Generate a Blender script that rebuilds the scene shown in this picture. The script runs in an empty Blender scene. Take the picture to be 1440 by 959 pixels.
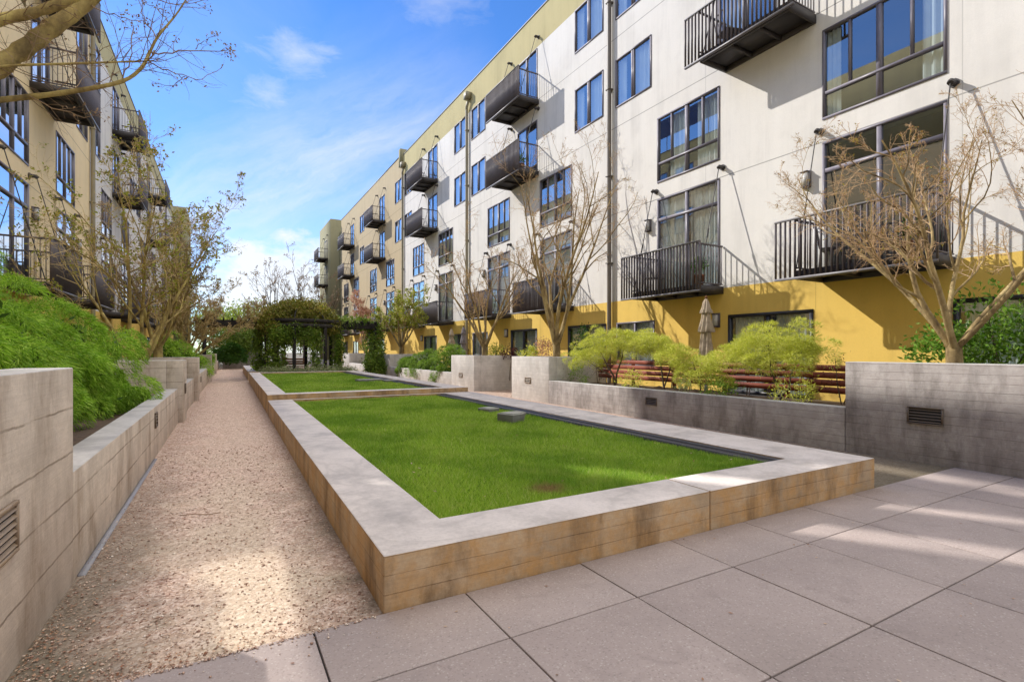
import bpy, math, random
import numpy as np
from mathutils import Vector, Matrix

random.seed(7)
RNG = np.random.default_rng(11)
sc = bpy.context.scene
COL = sc.collection
R = math.radians

# ------------------------------------------------------------------ helpers
class MB:
    """collects boxes, bars, tubes and sheets; build() links them as ONE mesh object"""
    def __init__(self):
        self.v, self.f, self.n = [], [], 0
    def add(self, vs, fs):
        vs = np.asarray(vs, dtype=float).reshape(-1, 3)
        self.v.append(vs)
        fs = np.asarray(fs, dtype=int)
        self.f.append(fs + self.n)
        self.n += len(vs)
    def quad(self, a, b, c, d):
        self.add([a, b, c, d], [[0, 1, 2, 3]])
    def box(self, x0, x1, y0, y1, z0, z1):
        x0, x1 = min(x0, x1), max(x0, x1); y0, y1 = min(y0, y1), max(y0, y1); z0, z1 = min(z0, z1), max(z0, z1)
        self.add([(x0,y0,z0),(x1,y0,z0),(x1,y1,z0),(x0,y1,z0),(x0,y0,z1),(x1,y0,z1),(x1,y1,z1),(x0,y1,z1)],
                 [[0,3,2,1],[4,5,6,7],[0,1,5,4],[1,2,6,5],[2,3,7,6],[3,0,4,7]])
    def prism(self, poly, z0, z1):
        """vertical prism over a quad footprint (counter clockwise)"""
        p = [(x, y, z0) for x, y in poly] + [(x, y, z1) for x, y in poly]
        self.add(p, [[0,3,2,1],[4,5,6,7],[0,1,5,4],[1,2,6,5],[2,3,7,6],[3,0,4,7]])
    def tube(self, pts, rad, n=8, cap=True):
        pts = np.asarray(pts, float)
        rad = np.full(len(pts), rad) if np.isscalar(rad) else np.asarray(rad, float)
        v, f = tubes(pts[None], rad[None], n)
        self.add(v, f)
        if cap:
            for ring, cen, flip in ((0, pts[0], True), (len(pts) - 1, pts[-1], False)):
                vs = [tuple(cen)] + [tuple(q) for q in v[ring*n:(ring+1)*n]]
                fs = []
                for i in range(n):
                    a, b = 1 + i, 1 + (i + 1) % n
                    fs.append([0, b, a, a] if flip else [0, a, b, b])
                vs = np.array(vs)
                tri = np.array(fs)[:, :3]
                self.v.append(vs); self.f.append(tri + self.n); self.n += len(vs)
    def lathe(self, prof, n=16, ox=0, oy=0, wob=None):
        vs, fs = [], []
        for k, (r, z) in enumerate(prof):
            for i in range(n):
                a = 2*math.pi*i/n
                rr = r*(wob(a, k) if wob else 1)
                vs.append((ox + rr*math.cos(a), oy + rr*math.sin(a), z))
        for k in range(len(prof) - 1):
            for i in range(n):
                j = (i + 1) % n
                fs.append([k*n+i, k*n+j, (k+1)*n+j, (k+1)*n+i])
        self.add(vs, fs)
    def mesh(self, name, m, smooth=False):
        return raw_mesh(name, np.concatenate(self.v) if self.v else np.zeros((0, 3)), self.f, m, smooth)
    def build(self, name, m, parent=None, loc=(0, 0, 0), smooth=False):
        return link(name, self.mesh(name, m, smooth), parent, loc)

def raw_mesh(name, v, flist, m, smooth=False):
    me = bpy.data.meshes.new(name)
    me.vertices.add(len(v)); me.vertices.foreach_set('co', np.asarray(v, np.float32).ravel())
    loops, starts, tot = [], [], 0
    for f in flist:
        if len(f) == 0: continue
        k = f.shape[1]
        loops.append(f.ravel()); starts.append(tot + np.arange(len(f))*k); tot += f.size
    if tot:
        lo = np.concatenate(loops).astype(np.int32); st = np.concatenate(starts).astype(np.int32)
        me.loops.add(len(lo)); me.loops.foreach_set('vertex_index', lo)
        me.polygons.add(len(st)); me.polygons.foreach_set('loop_start', st)
        if smooth: me.polygons.foreach_set('use_smooth', np.ones(len(st), bool))
    me.update(calc_edges=True)
    me.validate()
    if m is not None:
        for mm in (m if isinstance(m, (list, tuple)) else [m]): me.materials.append(mm)
    return me

def link(name, me, parent=None, loc=(0, 0, 0)):
    o = bpy.data.objects.new(name, me); COL.objects.link(o); o.location = loc
    if parent is not None: o.parent = parent
    return o

def tag(o, label=None, cat=None, group=None, kind=None):
    if label: o['label'] = label
    if cat: o['category'] = cat
    if group: o['group'] = group
    if kind: o['kind'] = kind
    return o

def empty(name, loc, label, cat, group=None, rz=0.0):
    o = bpy.data.objects.new(name, None); COL.objects.link(o)
    o.location = loc; o.rotation_euler = (0, 0, rz); o.empty_display_size = .2
    return tag(o, label, cat, group)

def bevel(o, w=.008, seg=2):
    b = o.modifiers.new('bevel', 'BEVEL'); b.width = w; b.segments = seg; b.limit_method = 'ANGLE'; b.angle_limit = R(40)
    return o

def copy_part(o, parent, loc):
    c = o.copy(); COL.objects.link(c); c.parent = parent; c.location = loc
    for ch in o.children:
        d = ch.copy(); COL.objects.link(d); d.parent = c
    return c

def tubes(P, Rr, n):
    """batch of tubes: P (B,K,3) points, Rr (B,K) radii -> verts, quads"""
    B, K, _ = P.shape
    T = np.empty_like(P)
    T[:, 1:-1] = P[:, 2:] - P[:, :-2] if K > 2 else T[:, 1:-1]
    T[:, 0] = P[:, 1] - P[:, 0]; T[:, -1] = P[:, -1] - P[:, -2]
    T /= np.linalg.norm(T, axis=2, keepdims=True) + 1e-9
    ref = np.where(np.abs(T[:, :1, 2:3]) < .9, np.array([0, 0, 1.]), np.array([1., 0, 0]))
    ref = np.broadcast_to(ref, T.shape)
    U = np.cross(T, ref); U /= np.linalg.norm(U, axis=2, keepdims=True) + 1e-9
    V = np.cross(T, U)
    a = np.arange(n)*2*np.pi/n
    ring = (U[:, :, None]*np.cos(a)[None, None, :, None] + V[:, :, None]*np.sin(a)[None, None, :, None])*Rr[:, :, None, None]
    vs = (P[:, :, None] + ring).reshape(-1, 3)
    b = np.arange(B)[:, None, None]*K*n; k = np.arange(K-1)[None, :, None]*n; i = np.arange(n)[None, None, :]
    j = (i + 1) % n
    base = b + k
    f = np.stack([base+i, base+n+i, base+n+j, base+j], axis=-1).reshape(-1, 4)
    return vs, f

# ------------------------------------------------------------------ materials
class NT:
    def __init__(self, nt): self.nt = nt
    def __call__(self, typ, ins=None, **props):
        n = self.nt.nodes.new(typ)
        for k, v in props.items(): setattr(n, k, v)
        for k, v in (ins or {}).items():
            s = n.inputs[k]
            if isinstance(v, bpy.types.NodeSocket): self.nt.links.new(v, s)
            elif isinstance(v, bpy.types.Node): self.nt.links.new(v.outputs[0], s)
            else: s.default_value = v
        return n
    def math(self, op, a, b=None, c=None, clamp=False):
        n = self('ShaderNodeMath', operation=op, use_clamp=clamp)
        for k, v in enumerate((a, b, c)):
            if v is None: continue
            if isinstance(v, (bpy.types.NodeSocket, bpy.types.Node)):
                self.nt.links.new(v.outputs[0] if isinstance(v, bpy.types.Node) else v, n.inputs[k])
            else: n.inputs[k].default_value = v
        return n.outputs[0]
    def mix(self, fac, a, b, mode='MIX'):
        n = self('ShaderNodeMix', data_type='RGBA', blend_type=mode)
        for k, v in ((0, fac), (6, a), (7, b)):
            if isinstance(v, (bpy.types.NodeSocket, bpy.types.Node)):
                self.nt.links.new(v.outputs[0] if isinstance(v, bpy.types.Node) else v, n.inputs[k])
            else: n.inputs[k].default_value = (v if k == 0 else (*v, 1) if len(v) == 3 else v)
        return n.outputs[2]
    def ramp(self, fac, stops, interp='LINEAR'):
        n = self('ShaderNodeValToRGB', {0: fac})
        cr = n.color_ramp; cr.interpolation = interp
        while len(cr.elements) < len(stops): cr.elements.new(.5)
        for e, (p, c) in zip(cr.elements, stops):
            e.position = p; e.color = (c, c, c, 1) if np.isscalar(c) else (*c, 1)
        return n.outputs[0]
    def noise(self, vec, scale, detail=4, rough=.55, dist=0):
        return self('ShaderNodeTexNoise', {'Vector': vec, 'Scale': scale, 'Detail': detail, 'Roughness': rough, 'Distortion': dist}).outputs[0]
    def scaled(self, vec, s):
        return self('ShaderNodeVectorMath', {0: vec, 1: s}, operation='MULTIPLY').outputs[0]

def material(name):
    m = bpy.data.materials.new(name); m.use_nodes = True
    nt = m.node_tree; b = nt.nodes['Principled BSDF']
    return m, NT(nt), b
def setc(N, b, col, rough=None, bump=None, bstr=.3, bdist=.01, spec=None, metal=None):
    def put(k, v):
        if isinstance(v, (bpy.types.NodeSocket, bpy.types.Node)):
            N.nt.links.new(v.outputs[0] if isinstance(v, bpy.types.Node) else v, b.inputs[k])
        else: b.inputs[k].default_value = v
    put('Base Color', (*col, 1) if isinstance(col, tuple) and len(col) == 3 else col)
    if rough is not None: put('Roughness', rough)
    if spec is not None: put('Specular IOR Level', spec)
    if metal is not None: put('Metallic', metal)
    if bump is not None:
        bp = N('ShaderNodeBump', {'Strength': bstr, 'Distance': bdist, 'Height': bump})
        put('Normal', bp.outputs[0])

def objco(N): return N('ShaderNodeTexCoord').outputs['Object']
def mul(c, k): return tuple(x*k for x in c)

def mat_stucco(name, base, joints=(), vjoints=(), stain=.12):
    m, N, b = material(name)
    co = objco(N)
    sep = N('ShaderNodeSeparateXYZ', {0: co})
    big = N.noise(co, .55, 5, .6)
    streak = N.noise(N.scaled(co, (1.6, 1.6, .12)), 1.3, 5, .6)
    fine = N.noise(co, 30, 3, .6)
    v = N.math('ADD', N.math('MULTIPLY', big, .5), N.math('MULTIPLY', streak, .5))
    col = N.ramp(v, [(.3, mul(base, 1-stain)), (.5, base), (.7, mul(base, 1+stain*.35))])
    drip = N.noise(N.scaled(co, (3.2, 3.2, .22)), 1.0, 7, .68)
    col = N.mix(N.ramp(drip, [(.55, 0.0), (.75, .30)]), col, mul(base, .66))
    col = N.mix(N.ramp(N.noise(co, 2.4, 7, .66), [(.52, 0.0), (.72, .25)]), col, mul(base, .78))
    col = N.mix(N.ramp(fine, [(.35, .0), (.7, .14)]), col, mul(base, .72))
    for z in joints:
        d = N.math('ABSOLUTE', N.math('SUBTRACT', sep.outputs[2], z))
        col = N.mix(N.math('LESS_THAN', d, .013), col, mul(base, .5))
    for y in vjoints:
        d = N.math('ABSOLUTE', N.math('SUBTRACT', sep.outputs[1], y))
        col = N.mix(N.math('MULTIPLY', N.math('LESS_THAN', d, .01), .6), col, mul(base, .6))
    setc(N, b, col, .9, N.noise(co, 60, 3, .7), .25, .01, spec=.2)
    return m

def mat_concrete(name, base, stain, board=.135, stainamt=.6, top=None, grain=1.0, stain2=None, lines=.62):
    """board formed concrete: horizontal boards, wood grain, streaks running down"""
    m, N, b = material(name)
    co = objco(N)
    sep = N('ShaderNodeSeparateXYZ', {0: co})
    z = sep.outputs[2]
    along = N.math('ADD', sep.outputs[0], sep.outputs[1])
    zb = N.math('DIVIDE', z, board)
    row = N.math('FLOOR', zb)
    wob = N.math('MULTIPLY', N.noise(co, 4, 4), .10)
    fr = N.math('FRACT', N.math('ADD', zb, wob))
    line = N.ramp(fr, [(0, 1), (.02, .9), (.05, 0), (1, 0)])
    line = N.math('MULTIPLY', line, N.ramp(N.noise(N.scaled(co, (1, 1, 2.5)), 2.3, 5, .65), [(.36, .15), (.55, 1)]))
    colm = N.math('FLOOR', N.math('ADD', N.math('DIVIDE', along, 2.4), N.math('MULTIPLY', row, .37)))
    rnd = N('ShaderNodeTexWhiteNoise', {'Vector': N('ShaderNodeCombineXYZ', {0: colm, 1: row})}, noise_dimensions='3D').outputs[0]
    grainn = N.noise(N('ShaderNodeCombineXYZ', {0: N.math('MULTIPLY', along, 2.2), 1: N.math('MULTIPLY', row, 3.1), 2: N.math('MULTIPLY', z, 48)}), 1.0, 5, .65, .8)
    patch = N.noise(co, 1.1, 8, .68)
    patch2 = N.noise(co, 3.7, 7, .7, .4)
    streak = N.noise(N('ShaderNodeCombineXYZ', {0: N.math('MULTIPLY', along, 3.1), 1: N.math('MULTIPLY', z, .8), 2: N.math('MULTIPLY', patch, 1.3)}), 1.0, 7, .68)
    fine = N.noise(co, 55, 4, .7)
    c = N.ramp(patch, [(.30, mul(base, .66)), (.5, base), (.70, mul(base, 1.16))])
    c = N.mix(N.ramp(patch2, [(.40, 0.0), (.60, .66 if stain2 else .6)]), c, mul(stain2 or base, 1.0 if stain2 else .74))
    c = N.mix(N.math('MULTIPLY', rnd, .16), c, mul(base, .66))
    c = N.mix(N.ramp(streak, [(.47, 0.0), (.66, stainamt)]), c, stain)
    c = N.mix(N.ramp(grainn, [(.45, 0.0), (.75, .22*grain)]), c, mul(stain, .8))
    c = N.mix(N.ramp(fine, [(.42, 0.0), (.75, .30)]), c, mul(base, .5))
    c = N.mix(N.math('MULTIPLY', line, lines), c, mul(stain, .5))
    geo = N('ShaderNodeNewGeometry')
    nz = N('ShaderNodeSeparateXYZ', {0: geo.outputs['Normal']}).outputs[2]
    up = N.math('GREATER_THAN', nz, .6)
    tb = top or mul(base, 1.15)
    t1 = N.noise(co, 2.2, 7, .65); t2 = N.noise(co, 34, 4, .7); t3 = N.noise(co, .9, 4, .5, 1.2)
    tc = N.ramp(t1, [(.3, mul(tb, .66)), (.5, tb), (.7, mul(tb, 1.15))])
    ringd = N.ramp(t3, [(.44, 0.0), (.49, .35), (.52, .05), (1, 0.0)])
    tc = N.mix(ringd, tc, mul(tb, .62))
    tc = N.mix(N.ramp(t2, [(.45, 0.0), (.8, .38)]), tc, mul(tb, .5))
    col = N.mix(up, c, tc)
    h = N.math('SUBTRACT', N.math('ADD', N.math('MULTIPLY', grainn, .5), N.math('MULTIPLY', fine, .35)), N.math('MULTIPLY', line, 1.1))
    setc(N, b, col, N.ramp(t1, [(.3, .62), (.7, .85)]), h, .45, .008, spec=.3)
    return m

def mat_plain(name, base, rough=.5, var=.12, scale=8, bump=0.0, metal=0.0, spec=.5):
    m, N, b = material(name)
    co = objco(N)
    n = N.noise(co, scale, 5, .6)
    col = N.ramp(n, [(.3, mul(base, 1-var)), (.7, mul(base, 1+var))])
    setc(N, b, col, N.ramp(n, [(.3, max(0, rough-.08)), (.7, min(1, rough+.08))]), n if bump else None, bump, .01, spec=spec, metal=metal)
    return m

def mat_bark(name, c1, c2, c3, scale=6):
    m, N, b = material(name)
    co = objco(N)
    n = N.noise(N.scaled(co, (1, 1, .4)), scale, 6, .65)
    n2 = N.noise(co, scale*5, 4, .6)
    col = N.ramp(n, [(.32, c1), (.5, c2), (.66, c3)])
    col = N.mix(N.ramp(n2, [(.45, 0.0), (.75, .4)]), col, mul(c1, .5))
    setc(N, b, col, .85, n2, .5, .01, spec=.2)
    return m

def mat_leaf(name, stops, trans=.35, clump=1.4, rough=.55, dark=.45):
    """leaf: colour per leaf, light and dark clumps, some light passing through"""
    m, N, b = material(name)
    geo = N('ShaderNodeNewGeometry')
    co = objco(N)
    k = len(stops)
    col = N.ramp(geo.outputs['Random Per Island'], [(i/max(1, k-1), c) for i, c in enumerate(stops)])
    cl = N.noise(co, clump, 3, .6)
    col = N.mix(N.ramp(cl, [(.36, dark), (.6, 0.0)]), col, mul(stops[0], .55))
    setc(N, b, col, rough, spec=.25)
    tr = N('ShaderNodeBsdfTranslucent', {'Color': col})
    mx = N('ShaderNodeMixShader', {0: trans, 1: b.outputs[0], 2: tr.outputs[0]})
    N.nt.links.new(mx.outputs[0], N.nt.nodes['Material Output'].inputs[0])
    return m

def mat_glass(name, refl=.4, tint=(.75, .82, .84)):
    m, N, b = material(name)
    co = objco(N)
    lw = N('ShaderNodeLayerWeight', {0: .35})
    fac = N.math('ADD', refl, N.math('MULTIPLY', lw.outputs[1], .55), clamp=True)
    bp = N('ShaderNodeBump', {'Strength': .02, 'Distance': .02, 'Height': N.noise(co, 1.1, 2)})
    g = N('ShaderNodeBsdfGlossy', {'Color': (.93, .96, 1, 1), 'Roughness': .015, 'Normal': bp.outputs[0]})
    t = N('ShaderNodeBsdfTransparent', {'Color': (*tint, 1)})
    mx = N('ShaderNodeMixShader', {0: fac, 1: t.outputs[0], 2: g.outputs[0]})
    N.nt.links.new(mx.outputs[0], N.nt.nodes['Material Output'].inputs[0])
    return m

JZ = (6.43, 9.48, 12.65)
M = {}
M['white'] = mat_stucco('white_stucco', (.80, .775, .735), JZ, (4.2, 10.1, 14.05, 18.6, 30.0, 34.2), .2)
M['tan'] = mat_stucco('tan_stucco', (.56, .455, .29), JZ, (42.5, 49.4, 54.0), .15)
M['tan_left'] = mat_stucco('lightened_tan_stucco', (.93, .755, .47), JZ, (), .12)  # tan stucco, lightened to make up for the shaded facade
M['olive'] = mat_stucco('olive_stucco', (.56, .485, .26), (), (), .2)
M['darkolive'] = mat_stucco('dark_olive_stucco', (.27, .25, .15), (), (), .1)
M['yellow'] = mat_stucco('yellow_stucco', (.86, .60, .155), (), (6.95, 12.1, 18.9, 30), .18)
M['roof'] = mat_plain('roofing', (.25, .25, .24), .9)
M['steel'] = mat_plain('dark_steel', (.105, .086, .092), .45, .15, 5)
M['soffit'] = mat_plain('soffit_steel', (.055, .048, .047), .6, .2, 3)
M['edge'] = mat_plain('grey_steel', (.19, .18, .185), .45, .15, 5)
M['frame'] = mat_plain('window_frame', (.19, .175, .21), .4, .1, 6)
M['frame_dark'] = mat_plain('dark_frame', (.03, .028, .032), .4, .1, 6)
M['glass'] = mat_glass('window_glass', .20)
M['glass_left'] = mat_glass('reflecting_glass', .46)
M['glass_dark'] = mat_glass('door_glass', .22)
M['curtain'] = mat_plain('curtain_cloth', (.88, .89, .85), .95, .08, 3)
M['reflection_white'] = mat_plain('white_reflection_sheet', (.85, .85, .86), .95, .05, 3)  # white behind left panes, stands for the bright facade they reflect
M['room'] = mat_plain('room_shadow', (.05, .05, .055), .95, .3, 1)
M['pipe'] = mat_plain('downpipe_paint', (.165, .14, .115), .5, .12, 2)
M['pipe_light'] = mat_plain('olive_downpipe_paint', (.30, .26, .17), .5, .12, 2)
M['lamp'] = mat_plain('lamp_glass', (.55, .53, .5), .4)
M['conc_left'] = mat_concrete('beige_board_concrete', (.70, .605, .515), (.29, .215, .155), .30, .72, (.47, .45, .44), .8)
M['conc_right'] = mat_concrete('grey_board_concrete', (.46, .425, .41), (.15, .13, .12), .115, .7, (.50, .49, .47), 1.0, (.33, .29, .275))  # shaded copy of the right wall concrete, shade held in the colour
M['conc_right_lit'] = mat_concrete('sunlit_board_concrete', (.68, .645, .615), (.38, .33, .29), .115, .35, (.6, .58, .56))  # sunlit copy of the right wall concrete, brightness held in the colour
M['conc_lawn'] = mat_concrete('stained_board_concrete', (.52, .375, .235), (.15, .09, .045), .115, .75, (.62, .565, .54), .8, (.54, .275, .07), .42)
M['soil'] = mat_plain('bark_mulch', (.085, .052, .032), .95, .5, 22, .8)
M['steel_strip'] = mat_plain('black_edging', (.045, .045, .06), .5, .2, 4)
M['zinc'] = mat_plain('zinc_strip', (.27, .27, .30), .5, .15, 6)
M['vent'] = mat_plain('bronze_vent', (.13, .095, .065), .45, .15, 8)
M['vent_light'] = mat_plain('tan_vent', (.30, .22, .15), .45, .1, 8)
M['vent_hole'] = mat_plain('vent_cavity', (.02, .02, .02), .8)
M['timber'] = mat_plain('red_stained_timber', (.24, .055, .03), .6, .25, 2.5)
M['black_timber'] = mat_bark('black_timber', (.02, .018, .018), (.035, .03, .03), (.05, .045, .04), 3)
M['brown_wood'] = mat_bark('brown_wood', (.13, .06, .03), (.2, .095, .045), (.27, .14, .07), 4)
M['canvas'] = mat_plain('beige_canvas', (.42, .34, .25), .95, .3, 9, .3)
M['canvas_grey'] = mat_plain('grey_canvas', (.26, .23, .25), .95, .3, 9, .3)
M['terracotta'] = mat_plain('terracotta', (.35, .15, .08), .8, .15, 8)
M['patio'] = mat_plain('patio_concrete', (.42, .38, .33), .9, .15, 3, .2)
M['stone'] = mat_concrete('block_stone', (.20, .20, .19), (.13, .085, .05), .06, .5, (.40, .40, .35))
M['sun_blocker'] = mat_plain('sun_blocker_blue', (.06, .10, .28), .2, .05, 2)  # blue so the added sun blocker blends into window reflections
M['white_paint'] = mat_plain('white_paint', (.75, .75, .73), .5)

# gravel path -------------------------------------------------------------
def mat_gravel():
    m, N, b = material('decomposed_granite')
    co = objco(N)
    vo = N('ShaderNodeTexVoronoi', {'Vector': co, 'Scale': 62.0, 'Randomness': 1.0})
    vo2 = N('ShaderNodeTexVoronoi', {'Vector': co, 'Scale': 27.0, 'Randomness': 1.0})
    rc = N('ShaderNodeSeparateColor', {0: vo.outputs['Color']}).outputs[0]
    rc2 = N('ShaderNodeSeparateColor', {0: vo2.outputs['Color']}).outputs[1]
    c = N.ramp(rc, [(0, (.26, .165, .13)), (.25, (.45, .30, .235)), (.6, (.66, .49, .40)), (1, (.95, .82, .73))])
    c2 = N.ramp(rc2, [(0, (.34, .19, .14)), (.35, (.57, .38, .29)), (1, (.80, .62, .51))])
    c = N.mix(.45, c, c2)
    sep = N('ShaderNodeSeparateXYZ', {0: co})
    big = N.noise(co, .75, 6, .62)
    edge_noise = N.noise(co, 1.9, 6, .65, .6)
    # pale earth down the middle near the paving; mossy edges with painted planter shade
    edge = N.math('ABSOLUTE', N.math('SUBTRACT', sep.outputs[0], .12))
    ed = N.math('ADD', N.math('MULTIPLY', edge, .62), N.math('MULTIPLY', edge_noise, .75))
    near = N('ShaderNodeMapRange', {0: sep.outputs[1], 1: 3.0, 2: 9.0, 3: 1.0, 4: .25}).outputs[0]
    moss_shade = N.math('MULTIPLY', N.ramp(ed, [(.56, 0.0), (.86, .88)]), near)
    c = N.mix(moss_shade, c, (.115, .105, .07))
    pale = N.math('MULTIPLY', N.ramp(N.math('SUBTRACT', big, N.math('MULTIPLY', edge, .35)), [(.26, 0.0), (.48, .75)]), near)
    c = N.mix(pale, c, N.mix(rc, (.55, .45, .33), (.70, .60, .46)))
    h = N.math('ADD', N.math('MULTIPLY', rc, .5), N.math('MULTIPLY', N.math('SUBTRACT', 1.0, vo2.outputs['Distance']), .4))
    setc(N, b, c, .95, h, .9, .02, spec=.2)
    return m
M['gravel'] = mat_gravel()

def mat_paver():
    m, N, b = material('paver_concrete')
    co = objco(N)
    geo = N('ShaderNodeNewGeometry')
    rnd = geo.outputs['Random Per Island']
    base = (.385, .322, .305)
    big = N.noise(co, 1.1, 6, .6)
    fine = N.noise(co, 160, 2, .6)
    sp = N('ShaderNodeTexVoronoi', {'Vector': co, 'Scale': 120.0}).outputs['Color']
    spk = N('ShaderNodeSeparateColor', {0: sp}).outputs[0]
    c = N.ramp(big, [(.3, mul(base, .86)), (.52, base), (.72, mul(base, 1.12))])
    c = N.mix(N.math('MULTIPLY', rnd, .38), c, mul(base, .74))
    c = N.mix(N.ramp(spk, [(.0, .38), (.2, 0.0), (1, 0.0)]), c, mul(base, .45))
    c = N.mix(N.ramp(spk, [(.9, 0.0), (1, .5)]), c, (.55, .50, .47))
    blot = N.noise(co, 3.5, 4, .6, 1.0)
    c = N.mix(N.ramp(blot, [(.56, 0.0), (.72, .34)]), c, mul(base, .6))
    c = N.mix(N.ramp(N.noise(co, .45, 5, .6, .6), [(.5, 0.0), (.66, .30)]), c, mul(base, .68))
    setc(N, b, c, .82, fine, .25, .004, spec=.3)
    return m
M['paver'] = mat_paver()
M['joint'] = mat_plain('joint_sand', (.04, .033, .028), .95)
M['ground'] = mat_plain('earth', (.14, .115, .08), .95, .3, .4)

def mat_turf():
    m, N, b = material('turf')
    co = objco(N)
    n = N.noise(co, 1.2, 5, .6); n2 = N.noise(co, 40, 3, .7)
    c = N.ramp(n, [(.3, (.06, .13, .008)), (.7, (.13, .24, .014))])
    c = N.mix(N.ramp(n2, [(.4, 0.0), (.7, .5)]), c, (.02, .04, .006))
    setc(N, b, c, .95, n2, .6, .03, spec=.1)
    return m
M['turf'] = mat_turf()

def mat_grass():
    m, N, b = material('grass_blades')
    geo = N('ShaderNodeNewGeometry')
    co = objco(N)
    c = N.ramp(geo.outputs['Random Per Island'], [(0, (.18, .34, .025)), (.5, (.37, .56, .05)), (.88, (.54, .70, .10)), (1, (.72, .68, .28))])
    n = N.noise(co, .8, 4, .6); n2 = N.noise(co, 3.2, 4, .6)
    c = N.mix(N.ramp(n, [(.38, .7), (.56, 0.0)]), c, (.15, .31, .02))
    n5 = N.noise(co, 1.7, 6, .7)
    c = N.mix(N.ramp(n5, [(.55, 0.0), (.72, .55)]), c, (.52, .56, .14))
    c = N.mix(N.ramp(n2, [(.58, 0.0), (.74, .45)]), c, (.42, .60, .05))
    # a worn dry patch
    d = N('ShaderNodeVectorMath', {0: N.scaled(co, (1, 1.35, 0)), 1: (2.66, 3.98*1.35, 0)}, operation='DISTANCE').outputs['Value']
    d = N.math('ADD', d, N.math('MULTIPLY', N.noise(co, 9, 3), .3))
    c = N.mix(N.ramp(d, [(.22, .9), (.42, 0.0)]), c, (.36, .22, .11))
    setc(N, b, c, .5, spec=.3)
    tr = N('ShaderNodeBsdfTranslucent', {'Color': c})
    mx = N('ShaderNodeMixShader', {0: .35, 1: b.outputs[0], 2: tr.outputs[0]})
    N.nt.links.new(mx.outputs[0], N.nt.nodes['Material Output'].inputs[0])
    return m
M['grass'] = mat_grass()

M['bark_lichen'] = mat_bark('lichen_bark', (.12, .085, .045), (.38, .29, .11), (.60, .50, .18), 5)
M['bark_grey'] = mat_bark('smooth_brown_bark', (.11, .075, .04), (.34, .25, .12), (.55, .43, .21), 4)
M['bark_dark'] = mat_bark('dark_bark', (.06, .045, .035), (.12, .09, .07), (.17, .13, .10), 4)
M['twig'] = mat_plain('red_brown_twigs', (.52, .355, .20), .8, .35, 5)
M['twig_dark'] = mat_plain('grey_brown_twigs', (.30, .205, .125), .8, .3, 5)
M['twig_tan'] = mat_plain('tan_twigs', (.62, .47, .23), .8, .3, 5)
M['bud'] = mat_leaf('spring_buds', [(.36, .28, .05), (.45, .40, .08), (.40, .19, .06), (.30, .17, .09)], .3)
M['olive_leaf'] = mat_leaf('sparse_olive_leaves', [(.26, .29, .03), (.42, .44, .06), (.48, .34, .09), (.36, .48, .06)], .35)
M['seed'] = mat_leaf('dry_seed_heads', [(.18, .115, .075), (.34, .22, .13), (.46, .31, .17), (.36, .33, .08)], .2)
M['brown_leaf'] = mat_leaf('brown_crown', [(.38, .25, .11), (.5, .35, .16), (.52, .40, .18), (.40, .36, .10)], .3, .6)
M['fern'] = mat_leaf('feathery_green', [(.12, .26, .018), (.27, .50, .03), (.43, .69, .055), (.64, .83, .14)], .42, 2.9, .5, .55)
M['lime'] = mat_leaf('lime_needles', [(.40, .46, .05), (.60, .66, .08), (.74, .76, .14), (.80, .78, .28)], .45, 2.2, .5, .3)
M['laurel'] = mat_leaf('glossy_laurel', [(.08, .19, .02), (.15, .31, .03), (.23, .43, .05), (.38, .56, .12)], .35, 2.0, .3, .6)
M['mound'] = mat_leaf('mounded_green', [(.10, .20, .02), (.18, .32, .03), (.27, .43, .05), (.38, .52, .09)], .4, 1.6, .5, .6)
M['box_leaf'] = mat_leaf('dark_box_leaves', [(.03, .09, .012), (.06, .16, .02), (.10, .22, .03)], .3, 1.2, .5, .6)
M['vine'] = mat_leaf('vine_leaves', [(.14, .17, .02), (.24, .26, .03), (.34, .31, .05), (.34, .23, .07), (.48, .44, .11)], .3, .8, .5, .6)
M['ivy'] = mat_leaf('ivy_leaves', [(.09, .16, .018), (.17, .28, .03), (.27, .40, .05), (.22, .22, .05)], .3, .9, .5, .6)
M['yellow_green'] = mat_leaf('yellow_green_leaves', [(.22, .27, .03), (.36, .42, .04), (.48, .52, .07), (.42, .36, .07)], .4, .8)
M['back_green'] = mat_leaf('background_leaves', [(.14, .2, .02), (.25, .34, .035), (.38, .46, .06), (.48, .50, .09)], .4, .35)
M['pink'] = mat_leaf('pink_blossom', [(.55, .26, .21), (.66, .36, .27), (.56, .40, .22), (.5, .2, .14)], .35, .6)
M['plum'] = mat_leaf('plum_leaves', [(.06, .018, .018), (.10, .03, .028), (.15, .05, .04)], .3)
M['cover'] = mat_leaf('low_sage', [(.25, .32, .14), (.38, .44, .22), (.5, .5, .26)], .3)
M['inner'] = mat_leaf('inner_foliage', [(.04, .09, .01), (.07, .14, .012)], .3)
M['litter'] = mat_leaf('leaf_litter', [(.16, .07, .035), (.34, .15, .075), (.52, .32, .20), (.70, .54, .40), (.20, .12, .08)], .1, 3)

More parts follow.
